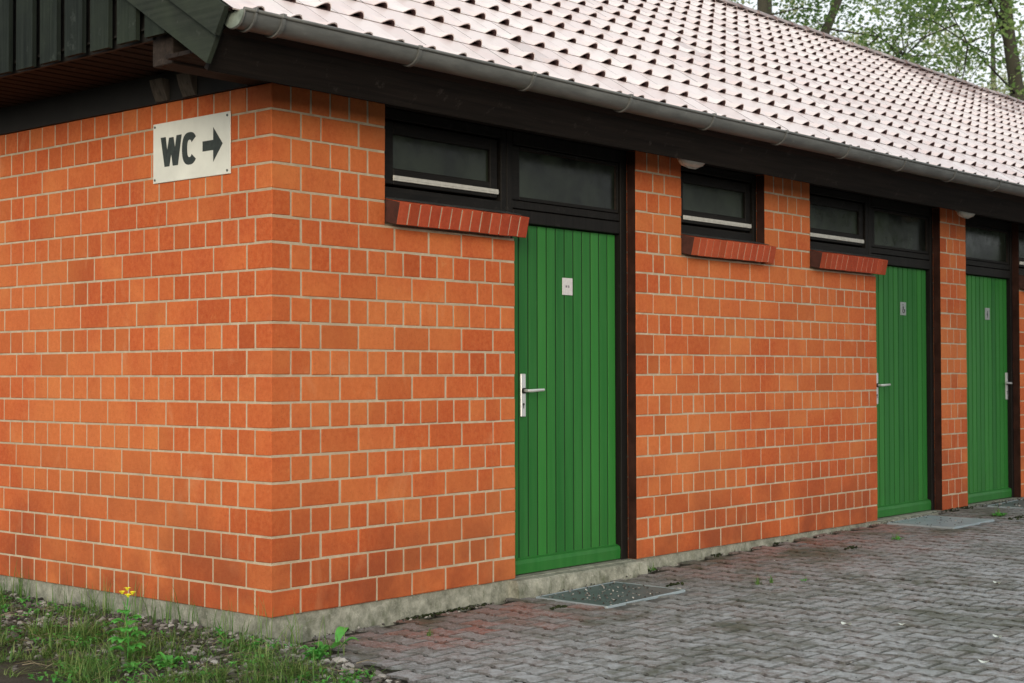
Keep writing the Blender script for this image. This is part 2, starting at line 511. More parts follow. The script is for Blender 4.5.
# thresholds
for x0, x1, yy in ((1.70, 2.90, -.052), (5.95, 7.16, -.035), (7.60, 8.80, -.035)):
    t = MB(); n = 30; xs = np.linspace(x0, x1, n); vs = []; fs = []
    for x in xs:
        o = .006 * mnoise.noise(Vector((x * 6, 1, 5))) + .003 * mnoise.noise(Vector((x * 30, 1, 5)))
        vs += [(x, .2, -.004), (x, .004, -.005), (x, yy + .012 + o, -.008 + o * .5), (x, yy + o, -.020), (x, yy - .006 + o, -.065), (x, yy - .018 + o, -.30)]
    for i in range(n - 1):
        for k in range(5): fs.append((i * 6 + k, (i + 1) * 6 + k, (i + 1) * 6 + k + 1, i * 6 + k + 1))
    fs.append((0, 1, 2, 3, 4, 5)); q = (n - 1) * 6; fs.append((q + 5, q + 4, q + 3, q + 2, q + 1, q))
    t.add(vs, fs); t.build('threshold', M['concrete'], B, fix=False)

# rowlock window sills, tipped forward
def sill(x0, x1):
    s = MB(); bed = MB()
    n = 13 if x1 - x0 > .95 else 12
    p = (x1 - x0 + .025) / n
    tilt = R(-13)
    Mx = Matrix.Translation((0, -.070, 1.876)) @ Matrix.Rotation(-tilt, 4, 'X')
    for i in range(n):
        a = x0 + i * p
        d = random.random() * .25
        if i == 0: d = .1
        if random.random() < .14: d = .9
        dz = random.uniform(-.0015, .0015)
        s.box((a, 0 + dz, 0 + dz), (a + p - .008, .20, .115 + dz), (random.random(), random.random(), d), .003, Mx)
    o = s.build('window_sill', M['sill_brick'], B, attr=True)
    en = MB(); en.box((x0 - .0045, .001, .001), (x0 - .0015, .19, .114), (0, 0, 0), .001, Mx)  # thin dark slab over the sill's left end
    en.build('end_face', M['sill_end'], o)
    bed.box((x0 + .003, .004, .004), (x1 + .010, .20, .111), (0, 0, 0), 0, Mx)
    bed.build('mortar', M['mortar'], o)
    f = MB()
    f.box((x0 - .002, .055, .118), (x1 + .008, .17, .121), (0, 0, 0), 0, Mx)
    f.build('flashing', M['lead'], o)
sill(.752, 1.738); sill(3.375, 4.352); sill(5.002, 5.988); sill(8.76, 9.75)

# timber frames, sashes, doors
YF = .065
def bar(mb, x0, x1, z0, z1, y0=YF, y1=.13, ch=.003): mb.box((x0, y0, z0), (x1, y1, z1), (0, 0, 0), ch)

def window(x0, x1):
    """hopper window between jambs x0..x1"""
    w = MB()
    bar(w, x0, x0 + .045, 2.02, 2.488); bar(w, x1 - .045, x1, 2.02, 2.488)
    bar(w, x0 + .046, x1 - .046, 2.435, 2.488); bar(w, x0 + .046, x1 - .046, 2.0, 2.085)
    o = w.build('window', M['frame_h'], B)
    c = MB(); a, b = x0 + .062, x1 - .062
    y0, y1 = YF + .012, YF + .06
    for q in ((a, a + .070, 2.10, 2.425), (b - .060, b, 2.10, 2.425)): c.box((q[0], y0, q[2]), (q[1], y1, q[3]), (0, 0, 0), .004)
    c.box((a + .071, y0, 2.36), (b - .061, y1, 2.425), (0, 0, 0), .004)
    c.box((a + .071, y0, 2.10), (b - .061, y1, 2.185), (0, 0, 0), .004)
    c.build('casement', M['frame_h'], o)
    g = MB(); g.box((a + .065, y0 + .018, 2.18), (b - .055, y0 + .024, 2.365)); g.build('pane', M['pane'], o)
    a = x0 + .124; s = MB(); s.box((a, y0 - .010, 2.120), (b, y0 - .002, 2.148), (0, 0, 0), .002)
    s.box((a, y0 - .012, 2.131), (b, y0 - .010, 2.134)); s.build('drip_strip', M['strip'], o)

def door_set(x0, x1, lx0, lx1, g0, g1, sign):
    """frame x0..x1, leaf lx0..lx1, overlight glass g0..g1; sign=+1 handle on the left"""
    f = MB()
    bar(f, x0, lx0 - .006, -.003, 2.488); bar(f, lx1 + .006, x1, -.003, 2.488)
    f.box((lx0 - .004, YF, 1.978), (lx1 + .004, .13, 2.050), (0, 0, 0), .003)
    f.box((lx0 - .004, YF + .004, 2.056), (lx1 + .004, .13, 2.100), (0, 0, 0), .003)
    f.box((lx0 - .004, YF, 2.415), (lx1 + .004, .13, 2.488), (0, 0, 0), .003)
    # stepped rebate towards the wall
    fr = f.build('door_frame', M['frame'], B)
    t = MB()
    t.box((lx0 - .002, YF + .012, 2.105), (g0, .12, 2.41), (0, 0, 0), .003)
    t.box((g1, YF + .012, 2.105), (lx1 + .002, .12, 2.41), (0, 0, 0), .003)
    t.box((g0 + .001, YF + .012, 2.395), (g1 - .001, .12, 2.41), (0, 0, 0), .002)
    t.box((g0 + .001, YF + .012, 2.105), (g1 - .001, .12, 2.125), (0, 0, 0), .002)
    ov = t.build('overlight', M['frame_h'], B)
    g = MB(); g.box((g0 - .004, YF + .030, 2.12), (g1 + .004, YF + .036, 2.398)); g.build('pane', M['pane'], ov)
    bd = MB()
    for a, b in (((g0, 2.392), (g1, 2.3955)), ):
        bd.box((g0 + .002, YF + .020, 2.389), (g1 - .002, YF + .0275, 2.3935))
        bd.box((g1 - .0065, YF + .020, 2.127), (g1 - .002, YF + .0275, 2.3885))
    bd.build('glazing_bead', M['beam'], ov)
    # leaf: tongue-and-groove planks over a backing board
    d = MB(); n = 12; p = (lx1 - lx0) / n; yd = .100
    for i in range(n):
        r = random.random()
        d.box((lx0 + i * p + .0066, yd + random.uniform(-.0005, .0005), .085), (lx0 + (i + 1) * p - .0066, yd + .020, 1.972), (r, 0, 0), .0012)
    leaf = d.build('door', M['green'], B, attr=True)
    k = MB(); k.box((lx0, yd + .0055, .02), (lx1, yd + .045, 1.970)); k.build('backing_board', M['gap'], leaf)
    w = MB()
    prof = [(yd - .026, .006), (yd - .028, .060), (yd - .022, .082), (yd + .02, .098), (yd + .02, .006)]
    w.prism(prof, lx1 - lx0 + .006, 'x', (.4, 0, 0), lx0 - .003)
    w.build('weather_board', M['green'], leaf, attr=True)
    # handle set
    hx = lx0 + .115 if sign > 0 else lx1 - .040
    if sign > 0: hx = lx0 + .110
    h = MB(); h.box((hx - .021, yd - .012, .885), (hx + .021, yd - .001, 1.128), (0, 0, 0), .003)
    pt = h.build('lock_plate', M['alu'], leaf)
    kh = MB(); kh.tube([(hx, yd - .0135, .955), (hx, yd - .008, .955)], .008, 10)
    kh.box((hx - .003, yd - .0135, .932), (hx + .003, yd - .008, .952)); kh.build('keyhole', M['dark_metal'], leaf)
    hd = MB()
    hd.tube([(hx, yd - .011, 1.032), (hx, yd - .022, 1.032)], .013, 12)
    hd.tube([(hx, yd - .020, 1.032), (hx, yd - .048, 1.032), (hx + sign * .014, yd - .058, 1.032), (hx + sign * .06, yd - .060, 1.034), (hx + sign * .125, yd - .057, 1.036)], [.0085, .0085, .009, .009, .0085], 10)
    ho = hd.build('door_handle', M['alu'], leaf, smooth=True); smooth_by_angle(ho)
    rs = MB(); rs.tube([(hx, yd - .0125, 1.032), (hx, yd - .024, 1.032)], .0165, 12); rs.build('rosette', M['dark_metal'], leaf)
    return leaf

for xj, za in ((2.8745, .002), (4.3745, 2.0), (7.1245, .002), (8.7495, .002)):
    jm = MB(); jm.box((xj - .0025, .003, za), (xj - .0002, YF - .001, 2.486)); jm.build('dark_jamb_strip', M['jamb'], B)  # thin strip added over the bricks to darken the reveal
window(.742, 1.745); window(3.367, 4.373); window(4.992, 5.995); window(8.812, 9.748)
door_set(1.750, 2.873, 1.806, 2.800, 1.873, 2.788, 1)
door_set(6.000, 7.123, 6.056, 7.062, 6.123, 7.050, 1)
door_set(7.617, 8.805, 7.700, 8.706, 7.790, 8.694, -1)

# ------------------------------------------------------------------ eaves and roof
TAN = .63; AL = math.atan(TAN); cA, sA = math.cos(AL), math.sin(AL)
YE, ZE = -.52, 2.640           # eave tile edge
YR = 3.34
XV0, XV1 = -.655, 19.0
def roofpt(x, s, h):           # s metres up the slope from the eave, h above the tile plane
    return (x, YE + s * cA - h * sA, ZE + s * sA + h * cA + .0015 * x)
SL = (YR - YE) / cA

# fascia: board square to the roof
fa = MB()
fb = (-.270, 2.431)
def fp(u, w): # u along the board upwards, w outwards
    return (fb[0] - sA * u - cA * w, fb[1] + cA * u - sA * w)
fa.prism([fp(0, 0), fp(.215, 0), fp(.215, .026), fp(0, .026)], 17.3, 'x', (0, 0, 0), -.600)
fa.build('fascia', M['fascia'], B)
# soffit of the front eave
so = MB()
for i in range(3):
    y0 = -.262 + i * .088
    so.box((-.60, y0, 2.505 - 0), (16.6, y0 + .084, 2.523))
so.box((-.60, -.252, 2.478), (16.6, -.240, 2.504))
so.build('soffit', M['soffit'], B)
# wall plate running out past the gable wall
be = MB(); be.box((-.56, .004, 2.494), (16.9, .150, 2.640), (0, 0, 0), .004); be.build('wall_plate', M['beam'], B)
be = MB(); be.box((-.56, 6.72, 2.494), (16.9, 6.865, 2.640), (0, 0, 0), .004); be.build('wall_plate', M['beam'], B)
# board closing the top of the gable wall
gb = MB(); gb.box((-.018, .155, 2.4905), (.16, 6.71, 2.66)); gb.build('gable_head_board', M['black'], B)
for yy in (.755, .535):
    c = MB(); c.prism([(-.02, 2.494), (-.02, 2.60), (-.07, 2.60), (-.055, 2.55), (-.030, 2.494)], .10, 'y', (0, 0, 0), yy)
    c.build('console', M['console'], B)
# gable overhang soffit: boards running out from the wall
gs = MB(); y = .02
while y < 6.7:
    gs.box((-.556, y, 2.634), (-.005, y + .080, 2.656), (0, 0, 0), .004); y += .100
gs.build('gable_soffit', M['soffit'], B)
gs2 = MB(); gs2.box((-.58, .02, 2.662), (-.02, 6.7, 2.672)); gs2.build('soffit_backing', M['black'], B)
# board-on-board gable cladding, x = -.60
def gable_top(y): # underside line of the roof
    d = (y - YE) if y < YR else (2 * YR - y - YE)
    return ZE + TAN * d - .20
cl = MB(); y = -.02
while y < 6.9:
    w = .143
    z1a, z1b = gable_top(y), gable_top(min(y + w, 6.9))
    zb = 2.612 + random.uniform(-.004, .004)
    if min(z1a, z1b) > zb + .03:
        cl.prism([(y, zb), (y + w, zb), (y + w, z1b), (y, z1a)], .022, 'x', (random.random(), 0, 0), -.622)
    y += .2085
cl.build('gable_cladding', M['clad'], B)
cl = MB()
cl.prism([(.12, 2.616), (6.70, 2.616), (6.70, gable_top(6.70)), (YR, gable_top(YR)), (.12, gable_top(.12))], .018, 'x', (0, 0, 0), -.560)
cl.build('cladding_backing', M['black'], B)
# bargeboards, lower board and proud upper board
def barge(x0, x1, h0, h1, s0, yflip=False):
    b = MB()
    def P(s, h):
        q = roofpt(0, s, h); yy = q[1]
        return (2 * YR - yy if yflip else yy, q[2])
    st = SL
    # mitre at the ridge
    def ridge(h): return (YR, ZE + SL * sA + h / cA)
    b.prism([P(s0, h0), ridge(h0), ridge(h1), P(s0, h1)], x1 - x0, 'x', (0, 0, 0), x0)
    b.build('bargeboard', M['barge'], B)
for fl in (False, True):
    barge(-.645, -.623, -.268, -.100, .040, fl)
    barge(-.672, -.6455, -.135, -.005, .020, fl)

# tiles
def tile_profile(nx, W=.205):
    xs = []; zs = []
    return xs
tm_v = []; tm_f = []; tm_c = []
TW = .2090; CR = .315
ncol = int((XV1 - XV0) / TW); nrow = int(SL / CR) + 1
X0T = XV0
# cross-section: flat pan with one roll; (x fraction, roll height)
prof = [(0.0, 0), (.20, 0), (.34, 0), (.42, .30), (.50, .62), (.58, .88), (.66, 1.0), (.73, .90), (.78, .55), (.81, .05), (1.0, 0)]
RH = .037
for r in range(nrow):
    for c_ in range(ncol):
        x0 = X0T + c_ * TW + random.uniform(-.0015, .0015)
        s0 = r * CR + random.uniform(-.004, .004) - (.008 if r == 0 else 0)
        s1 = min((r + 1) * CR + .05, SL + .0)
        dz = random.uniform(-.0006, .0006); ro = RH * random.uniform(.8, 1.1)
        if random.random() < .05: ro *= 1.25; dz += .0015
        tw = random.uniform(-.001, .001)
        b = len(tm_v)
        stp = [(0.0, 1.0, .0030), (.10, .60, .0028), (.22, .22, .0022), (.40, .02, .001), (.85, .0, .0004), (1.0, .0, .0002)]
        for (t, k, base) in stp:
            s = s0 + (s1 - s0) * t
            for (fx, hz) in prof:
                h = base + dz + hz * ro * k + tw * (1 - t) * (fx - .5)
                tm_v.append(roofpt(x0 + fx * (TW - .002), s, h))
        # front edge bottom lip
        npf = len(prof)
        for (fx, hz) in prof:
            h = .0030 + dz + hz * ro - .0065 + tw * (fx - .5)
            tm_v.append(roofpt(x0 + fx * (TW - .002), s0 + .001, h))
        for (ds, kk, hh) in ((.028, .50, -.006), (.11, .10, -.008)):   # inner underside, hollow of the roll
            for (fx, hz) in prof:
                tm_v.append(roofpt(x0 + fx * (TW - .002), s0 + ds, hh + dz + hz * ro * kk))
        patch = 1.0 if (x0 > 12.5 and r * CR > SL - 1.3) else 0.0  # tree shadow below the far ridge, painted into the tile colour
        colr = (random.random(), patch, (0.25 if random.random() < .012 else 0.0))
        ns = len(stp)
        for i in range(ns - 1):
            for k in range(npf - 1):
                tm_f.append((b + i * npf + k, b + i * npf + k + 1, b + (i + 1) * npf + k + 1, b + (i + 1) * npf + k)); tm_c.append((colr[0], 0, 1.0) if i == ns - 2 else colr)  # covered strip coloured dark, standing in for shade in the roll mouths
        L = b + ns * npf
        for k in range(npf - 1):
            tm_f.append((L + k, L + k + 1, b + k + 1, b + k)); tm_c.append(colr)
            for q in (0, npf): tm_f.append((L + q + npf + k, L + q + npf + k + 1, L + q + k + 1, L + q + k)); tm_c.append((colr[0], 0, 1.0))  # hollow faces coloured dark, standing in for shade under the roll
rt = MB(); rt.v = tm_v; rt.f = tm_f; rt.c = tm_c
roof = rt.build('roof', M['tile'], B, attr=True, fix=False)
# roof deck under the tiles (also the rear slope)
dk = MB()
o1 = [roofpt(0, .03, -.035), (0, YR, ZE + SL * sA - .035 / cA), (0, YR, ZE + SL * sA - .15 / cA), roofpt(0, .08, -.15)]
dk.prism([(q[1], q[2]) for q in o1], 17.6, 'x', (0, 0, 0), -.598)
o2 = [(2 * YR - q[1], q[2]) for q in o1]
dk.prism(o2[::-1], 17.6, 'x', (0, 0, 0), -.598)
dk.build('roof_deck', M['soffit'], roof)
und = MB()   # tile bed: closes the view under the tile rolls
q0 = roofpt(0, .02, -.012); q1 = (0, YR, ZE + SL * sA - .012 / cA)
und.prism([(q0[1], q0[2]), (q1[1], q1[2]), (q1[1], q1[2] - .01), (q0[1], q0[2] - .012)], XV1 - XV0 - .01, 'x', (.2, 0, .6), XV0 + .004)
und.build('tile_underlay', M['fascia'], roof)
rs_ = MB()
p0 = (YR, ZE + SL * sA + .03); p1 = (2 * YR - YE, ZE + .03)
rs_.prism([p0, p1, (p1[0], p1[1] - .03), (p0[0], p0[1] - .04)], XV1 - XV0, 'x', (.5, 0, 0), XV0)
rs_.build('rear_slope', M['tile'], roof, attr=True)
# ridge caps
rc = MB(); x = XV0
while x < XV1 - .1:
    n = 9; vs = []; fs = []
    L_ = .40; dz = random.uniform(-.006, .006)
    for t, rr in ((0, .105), (L_, .092)):
        for k in range(n):
            a = math.pi * k / (n - 1)
            vs.append((x + t, YR + rr * math.cos(a) * 1.05, ZE + SL * sA - .012 + dz + rr * math.sin(a) * .62))
        for k in range(n):
            a = math.pi * k / (n - 1); r2 = rr - .014
            vs.append((x + t, YR + r2 * math.cos(a) * 1.05, ZE + SL * sA - .012 + dz + r2 * math.sin(a) * .62))
    for k in range(n - 1):
        fs.append((k, k + 1, 2 * n + k + 1, 2 * n + k)); fs.append((k, n + k, n + k + 1, k + 1))
    cpt = 1.0 if x > 11 else 0
    rc.add(vs, fs, (random.random(), 1.0, .62)); x += .355
rc.build('ridge_cap', M['tile'], roof, attr=True, fix=False)

# gutter: half round zinc with a rolled bead and brackets
gy, gz, gr = -.486, 2.632, .066
gu = MB(); n = 17
gx = [-.615] + [(-.69 + i * .55) for i in range(1, 33)]
vs = []; fs = []
ang = [math.pi + math.pi * k / (n - 1) for k in range(n)]
for x in gx:
    sg = .002 * math.sin(x * 1.9) + .003 + .0020 * x
    for rr in (gr, gr - .003):
        for a in ang:
            vs.append((x, gy + rr * math.cos(a), gz + sg + rr * math.sin(a) + (0.010 if a > 2 * math.pi - .2 and rr == gr else 0)))
m2 = 2 * n
for i in range(len(gx) - 1):
    for k in range(n - 1):
        fs.append((i * m2 + k, i * m2 + k + 1, (i + 1) * m2 + k + 1, (i + 1) * m2 + k))
        fs.append((i * m2 + n + k, (i + 1) * m2 + n + k, (i + 1) * m2 + n + k + 1, i * m2 + n + k + 1))
gu.add(vs, fs)
gu.tube([(x, gy - gr - .002, gz + .002 * math.sin(x * 1.9) + .007 + .0020 * x) for x in gx], .0085, 8)
gut = gu.build('gutter', M['zinc'], B, smooth=True, fix=False)
cp = MB(); pts = [(gy + (gr + .003) * math.cos(a), gz + .002 + (gr + .003) * math.sin(a)) for a in ang]
cp.prism(pts, .006, 'x', (0, 0, 0), -.6215); cp.build('end_cap', M['cap'], gut)
rim = MB(); rim.tube([(-.613, gy + (gr + .003) * math.cos(a), gz + .002 + (gr + .003) * math.sin(a)) for a in ang], .0045, 6); rim.build('end_bead', M['zinc'], gut)
def bracket(x, w=.020):
    b = MB(); vs = []; fs = []
    for a in ang:
        for xx in (x, x + w):
            for rr in (gr + .0005, gr + .0085):
                vs.append((xx, gy + rr * math.cos(a), gz + .002 * math.sin(x * 1.9) + .003 + .0020 * x + rr * math.sin(a)))
    for k in range(n - 1):
        b0 = 4 * k; b1 = 4 * k + 4
        for p, q in ((0, 1), (1, 3), (3, 2), (2, 0)): fs.append((b0 + p, b0 + q, b1 + q, b1 + p))
    b.add(vs, fs)
    b.box((x - .002, gy - gr - .014, gz - .001 + .0020 * x), (x + w + .002, gy - gr + .010, gz + .019 + .0020 * x), (0, 0, 0), .002)
    b.build('bracket', M['zinc'], gut)
for i in range(21):
    x = -.415 + .826 * i
    if x < 16.8: bracket(x)
for x in (-.560,):
    bracket(x, .010)

# ------------------------------------------------------------------ signs and lamps
sg = empty('sign', 'white sign reading WC with black arrow pointing right, screwed to the brick wall', 'sign', loc=(-.002, .600, 2.24))
SW, SH = .612, .300
def sgp(u, v, d=0):  # u 0..1 left to right in the picture, v 0..1 from the top
    return (-d, SW / 2 - u * SW, SH / 2 - v * SH)
def sg_poly(name, polys, mat, d0, d1, par):
    b = MB()
    for P in polys:
        k = len(P)
        vs = [sgp(*p, d0) for p in P] + [sgp(*p, d1) for p in P]
        b.add(vs, [tuple(range(k)), tuple(range(2 * k - 1, k - 1, -1))] + [(i, (i + 1) % k, k + (i + 1) % k, k + i) for i in range(k)])
    return b.build(name, mat, par)
pb = MB(); pb.box((-.006, -SW / 2, -SH / 2), (0, SW / 2, SH / 2), (0, 0, 0), .0015); pb.build('sign_plate', M['white_metal'], sg)
# W in four strokes, C as a thick arc, arrow
Wt, Wb = .245, .742
def stroke(x0, z0, x1, z1, w): return [(x0, z0), (x0 + w, z0), (x1 + w, z1), (x1, z1)]
Wp = [(.104, Wt), (.172, Wt), (.198, .56), (.222, Wt + .02), (.272, Wt + .02), (.292, .56), (.318, Wt), (.383, Wt), (.335, Wb), (.262, Wb), (.247, .50), (.228, Wb), (.157, Wb)]
def split_poly(P):
    return [[P[0], P[1], P[2], P[11], P[12]]]
Wq = [[(.104, Wt), (.172, Wt), (.214, Wb), (.157, Wb)], [(.157, Wb), (.222, Wb), (.276, Wt + .02), (.218, Wt + .02)],
      [(.218, Wt + .021), (.276, Wt + .021), (.330, Wb), (.268, Wb)], [(.268, Wb - .001), (.335, Wb - .001), (.383, Wt), (.318, Wt)]]
for i, P in enumerate(Wq):
    sg_poly('letter' if False else 'lettering', [P], M['sign_ink'], .0062, .0074 + i * .0003, sg) if False else None
b = MB()
for i, P in enumerate(Wq):
    d1 = .0072 + i * .0003; k = 4
    vs = [sgp(*p, .0062) for p in P] + [sgp(*p, d1) for p in P]
    b.add(vs, [tuple(range(k)), tuple(range(2 * k - 1, k - 1, -1))] + [(j, (j + 1) % k, k + (j + 1) % k, k + j) for j in range(k)])
b.build('letter_w', M['sign_ink'], sg)
b = MB(); N = 30; cx, cy, rx, ry, tx, ty = .487, .497, .098, .268, .066, .125
vs = []; fs = []
for i in range(N + 1):
    a = R(38) + (R(322) - R(38)) * i / N
    ca, sa = math.cos(a), math.sin(a)
    # squared-off oval
    e_ = 2 / 2.5
    X = math.copysign(abs(ca) ** e_, ca); Y = math.copysign(abs(sa) ** e_, sa)
    for (qx, qy) in ((rx, ry), (rx - tx, ry - ty)):
        for d in (.0062, .0072): vs.append(sgp(cx + X * qx, cy - Y * qy, d))
for i in range(N):
    a_, b_ = i * 4, i * 4 + 4
    for p, q in ((0, 1), (1, 3), (3, 2), (2, 0)): fs.append((a_ + p, a_ + q, b_ + q, b_ + p))
fs += [(0, 1, 3, 2), (N * 4, N * 4 + 2, N * 4 + 3, N * 4 + 1)]
b.add(vs, fs); b.build('letter_c', M['sign_ink'], sg)
b = MB()
P = [(.655, .42), (.789, .42), (.789, .585), (.655, .585)]
k = 4; vs = [sgp(*p, .0062) for p in P] + [sgp(*p, .0072) for p in P]
b.add(vs, [tuple(range(k)), tuple(range(2 * k - 1, k - 1, -1))] + [(j, (j + 1) % k, k + (j + 1) % k, k + j) for j in range(k)])
P = [(.790, .216), (.908, .50), (.790, .775)]
k = 3; vs = [sgp(*p, .0062) for p in P] + [sgp(*p, .0072) for p in P]
b.add(vs, [tuple(range(k)), tuple(range(2 * k - 1, k - 1, -1))] + [(j, (j + 1) % k, k + (j + 1) % k, k + j) for j in range(k)])
b.build('arrow', M['sign_ink'], sg)
for u, v in ((.026, .055), (.965, .06), (.026, .945), (.965, .945)):
    p = sgp(u, v, .006); q = MB(); q.tube([p, (p[0] - .003, p[1], p[2])], .0062, 10); q.build('screw', M['screw'], sg)

# door plates
def door_plate(x, z, w, h, mat, label, mark):
    o = empty('door_plate', label, 'sign', 'small plates on the green doors', loc=(x, .0985, z))
    b = MB(); b.box((-w / 2, -.004, -h / 2), (w / 2, 0, h / 2), (0, 0, 0), .0008); b.build('plate', mat, o)
    m = MB()
    if mark == 'text':
        m.box((-.019, -.0048, -.006), (-.006, -.0042, .006)); m.box((.002, -.0048, -.008), (.007, -.0042, .008)); m.box((.010, -.0048, -.007), (.016, -.0042, .006))
        m.build('print', M['ink'], o)
    elif mark == 'wheelchair':
        k_ = .85
        ring = [(.004 + .021 * k_ * math.cos(a), -.0050, -.016 + .021 * k_ * math.sin(a)) for a in [R(140 + i * 20) for i in range(14)]]
        m.tube(ring, .0030, 6)
        m.tube([(-.006, -.005, .020), (-.004, -.005, -.004), (.014, -.005, -.006), (.022, -.005, -.028)], .0033, 6)
        m.tube([(-.006, -.005, .008), (.010, -.005, .008)], .0028, 6)
        m.tube([(-.0065, -.0056, .031), (-.0065, -.0044, .031)], .0062, 10)
        m.build('wheelchair_symbol', M['ink_dark'], o)
    else:
        m.tube([(0, -.0056, .020), (0, -.0044, .020)], .0065, 10)
        m.prism([(-.011, -.012), (-.008, .012), (.008, .012), (.011, -.012)], .0008, 'y', (0, 0, 0), -.0050)
        m.box((-.007, -.0050, -.034), (-.002, -.0042, -.012)); m.box((.002, -.0050, -.034), (.007, -.0042, -.012))
        m.build('figure_symbol', M['ink_dark'], o)
    return o
door_plate(2.325, 1.638, .094, .100, M['paper'], 'small white plate with faint grey print on the nearest green door', 'text')
door_plate(6.637, 1.643, .098, .105, M['plate_steel'], 'grey metal plate with black wheelchair symbol on the middle green door', 'wheelchair')
door_plate(8.268, 1.648, .098, .105, M['plate_steel'], 'dull grey plate with a dark symbol on the farthest green door', 'figure')

def lamp(x, y, label):
    o = empty('eaves_lamp', label, 'lamp', 'oval lamps under the front eave', loc=(x, y, 2.492))
    b = MB(); n = 20
    def ring(rx, ry, z): return [(rx * math.cos(2 * math.pi * k / n), ry * math.sin(2 * math.pi * k / n), z) for k in range(n)]
    def shell(rs):
        vs = []; fs = []
        for q in rs: vs += ring(*q)
        for i in range(len(rs) - 1):
            for k in range(n): fs.append((i * n + k, i * n + (k + 1) % n, (i + 1) * n + (k + 1) % n, (i + 1) * n + k))
        fs.append(tuple((len(rs) - 1) * n + k for k in range(n))); fs.append(tuple(range(n - 1, -1, -1)))
        return vs, fs
    b.add(*shell([(.13, .070, .0), (.135, .072, -.030), (.128, .068, -.036)])); b.build('lamp_body', M['lamp_body'], o, smooth=False)
    g = MB(); g.add(*shell([(.120, .062, -.037), (.116, .060, -.055), (.095, .050, -.072), (.055, .030, -.082), (.01, .008, -.084)])); g.build('lamp_glass', M['lens'], o, smooth=True)
    q = MB()
    q.tube([(-.130, 0, -.035), (-.10, 0, -.066), (-.04, 0, -.088), (.04, 0, -.088), (.10, 0, -.066), (.130, 0, -.035)], .004, 6)
    q.build('lamp_guard', M['lamp_body'], o)
lamp(3.24, -.165, 'oval milky lamp under the eave beside the top of the nearer brick pier')
lamp(7.28, -.155, 'oval milky lamp under the eave at the far pier between two green doors')

# ------------------------------------------------------------------ ground
gd = MB()
xs = sorted(set([-200, -60, -20, -8] + GX[1:] + list(np.arange(-4, 15, .5)) + [20, 40, 100, 300])); ysg = [-200, -60, -20, -10, -5, -1, 0, 5, 20, 60, 220]
vs = [(x, y, zg(x) - .020) for x in xs for y in ysg]; fs = []
ny = len(ysg)
for i in range(len(xs) - 1):
    for j in range(ny - 1): fs.append((i * ny + j, (i + 1) * ny + j, (i + 1) * ny + j + 1, i * ny + j + 1))
gd.add(vs, fs); tag(gd.build('ground', M['soil'], None, fix=False), kind='structure')

# bone-shaped interlocking pavers
out = [(.0825, -.1), (.0825, -.066), (.0575, -.034), (.0575, .034), (.0825, .066), (.0825, .1), (-.0825, .1), (-.0825, .066), (-.0575, .034), (-.0575, -.034), (-.0825, -.066), (-.0825, -.1)]
COV = [(1.79, 2.48, -.615, -.105), (5.98, 6.68, -.625, -.085), (7.72, 8.42, -.66, -.12)]
def kerb_x(y): return .085 + .235 * y     # right edge of the kerb
pv = MB()
def inset(P, d):
    n = len(P); res = []
    for i in range(n):
        p0 = Vector(P[i - 1]); p = Vector(P[i]); p1 = Vector(P[(i + 1) % n])
        e0 = (p - p0).normalized(); e1 = (p1 - p).normalized()
        n0 = Vector((-e0.y, e0.x)); n1 = Vector((-e1.y, e1.x))
        b = (n0 + n1); b = b / max(.2, b.length_squared) * 2
        res.append(p + b * d)
    return res
o0 = inset(out, .0040); o1_ = inset(out, .0110)
nb = 12
for ci in range(-8, 96):
    for ri in range(-34, 1):
        cx_ = .05 + ci * .14; cy_ = -.09 + ri * .2 + (.1 if ci % 2 else 0)
        if cy_ > -.01: continue
        if cx_ < kerb_x(cy_) + .05: continue
        if any(a - .01 < cx_ < b_ + .01 and c0 - .02 < cy_ < c1 + .02 for a, b_, c0, c1 in COV): continue
        if cx_ > 12.8: continue
        yaw = random.uniform(-.02, .02); tx_, ty_ = random.uniform(-.020, .020), random.uniform(-.020, .020)
        z = zg(cx_) + random.uniform(-.0022, .0022) + .006 * mnoise.noise(Vector((cx_ * .9, cy_ * .9, 4)))
        ca, sa = math.cos(yaw), math.sin(yaw)
        vs = []
        for P, dz in ((o1_, 0), (o0, -.009), (o0, -.03)):
            for p in P:
                x = p[0] * ca - p[1] * sa; y = p[0] * sa + p[1] * ca
                y2 = min(cy_ + y, -.0)
                vs.append((cx_ + x, y2, z + dz + tx_ * x + ty_ * y))
        fs = [tuple(range(nb))]
        for k in range(2):
            for i in range(nb): fs.append((k * nb + (i + 1) % nb, k * nb + i, (k + 1) * nb + i, (k + 1) * nb + (i + 1) % nb))
        # true colour: reddish stones near the wall where the face has worn, grey elsewhere
        d1 = max(0, 1 - abs((cx_ - 1.1) / 1.15) ** 2 - abs((cy_ + .35) / .55) ** 2)
        d2 = max(0, 1 - ((cx_ - 4.9) / 2.4) ** 2) * max(0, 1 - abs(cy_ + .2) / 1.1)
        d3 = max(0, 1 - ((cx_ - .35) / .4) ** 2 - ((cy_ + .3) / .4) ** 2) * .6
        pr = max(d1, d2 * .8, d3)
        red = pr * (1.15 if random.random() < .6 else .35) * random.uniform(.6, 1.1) + (.16 if random.random() < .35 else 0)
        pale = random.random() * .5 + (0.35 if cy_ < -1.1 else 0)
        pv.add(vs, fs[:1], (min(1, red), min(1, pale), 0))
        nb0 = len(pv.v) - len(vs)
        pv.f += [tuple(nb0 + i for i in f) for f in fs[1:]]; pv.c += [(min(1, red), 0, .55)] * nb + [(0, 0, 1)] * nb
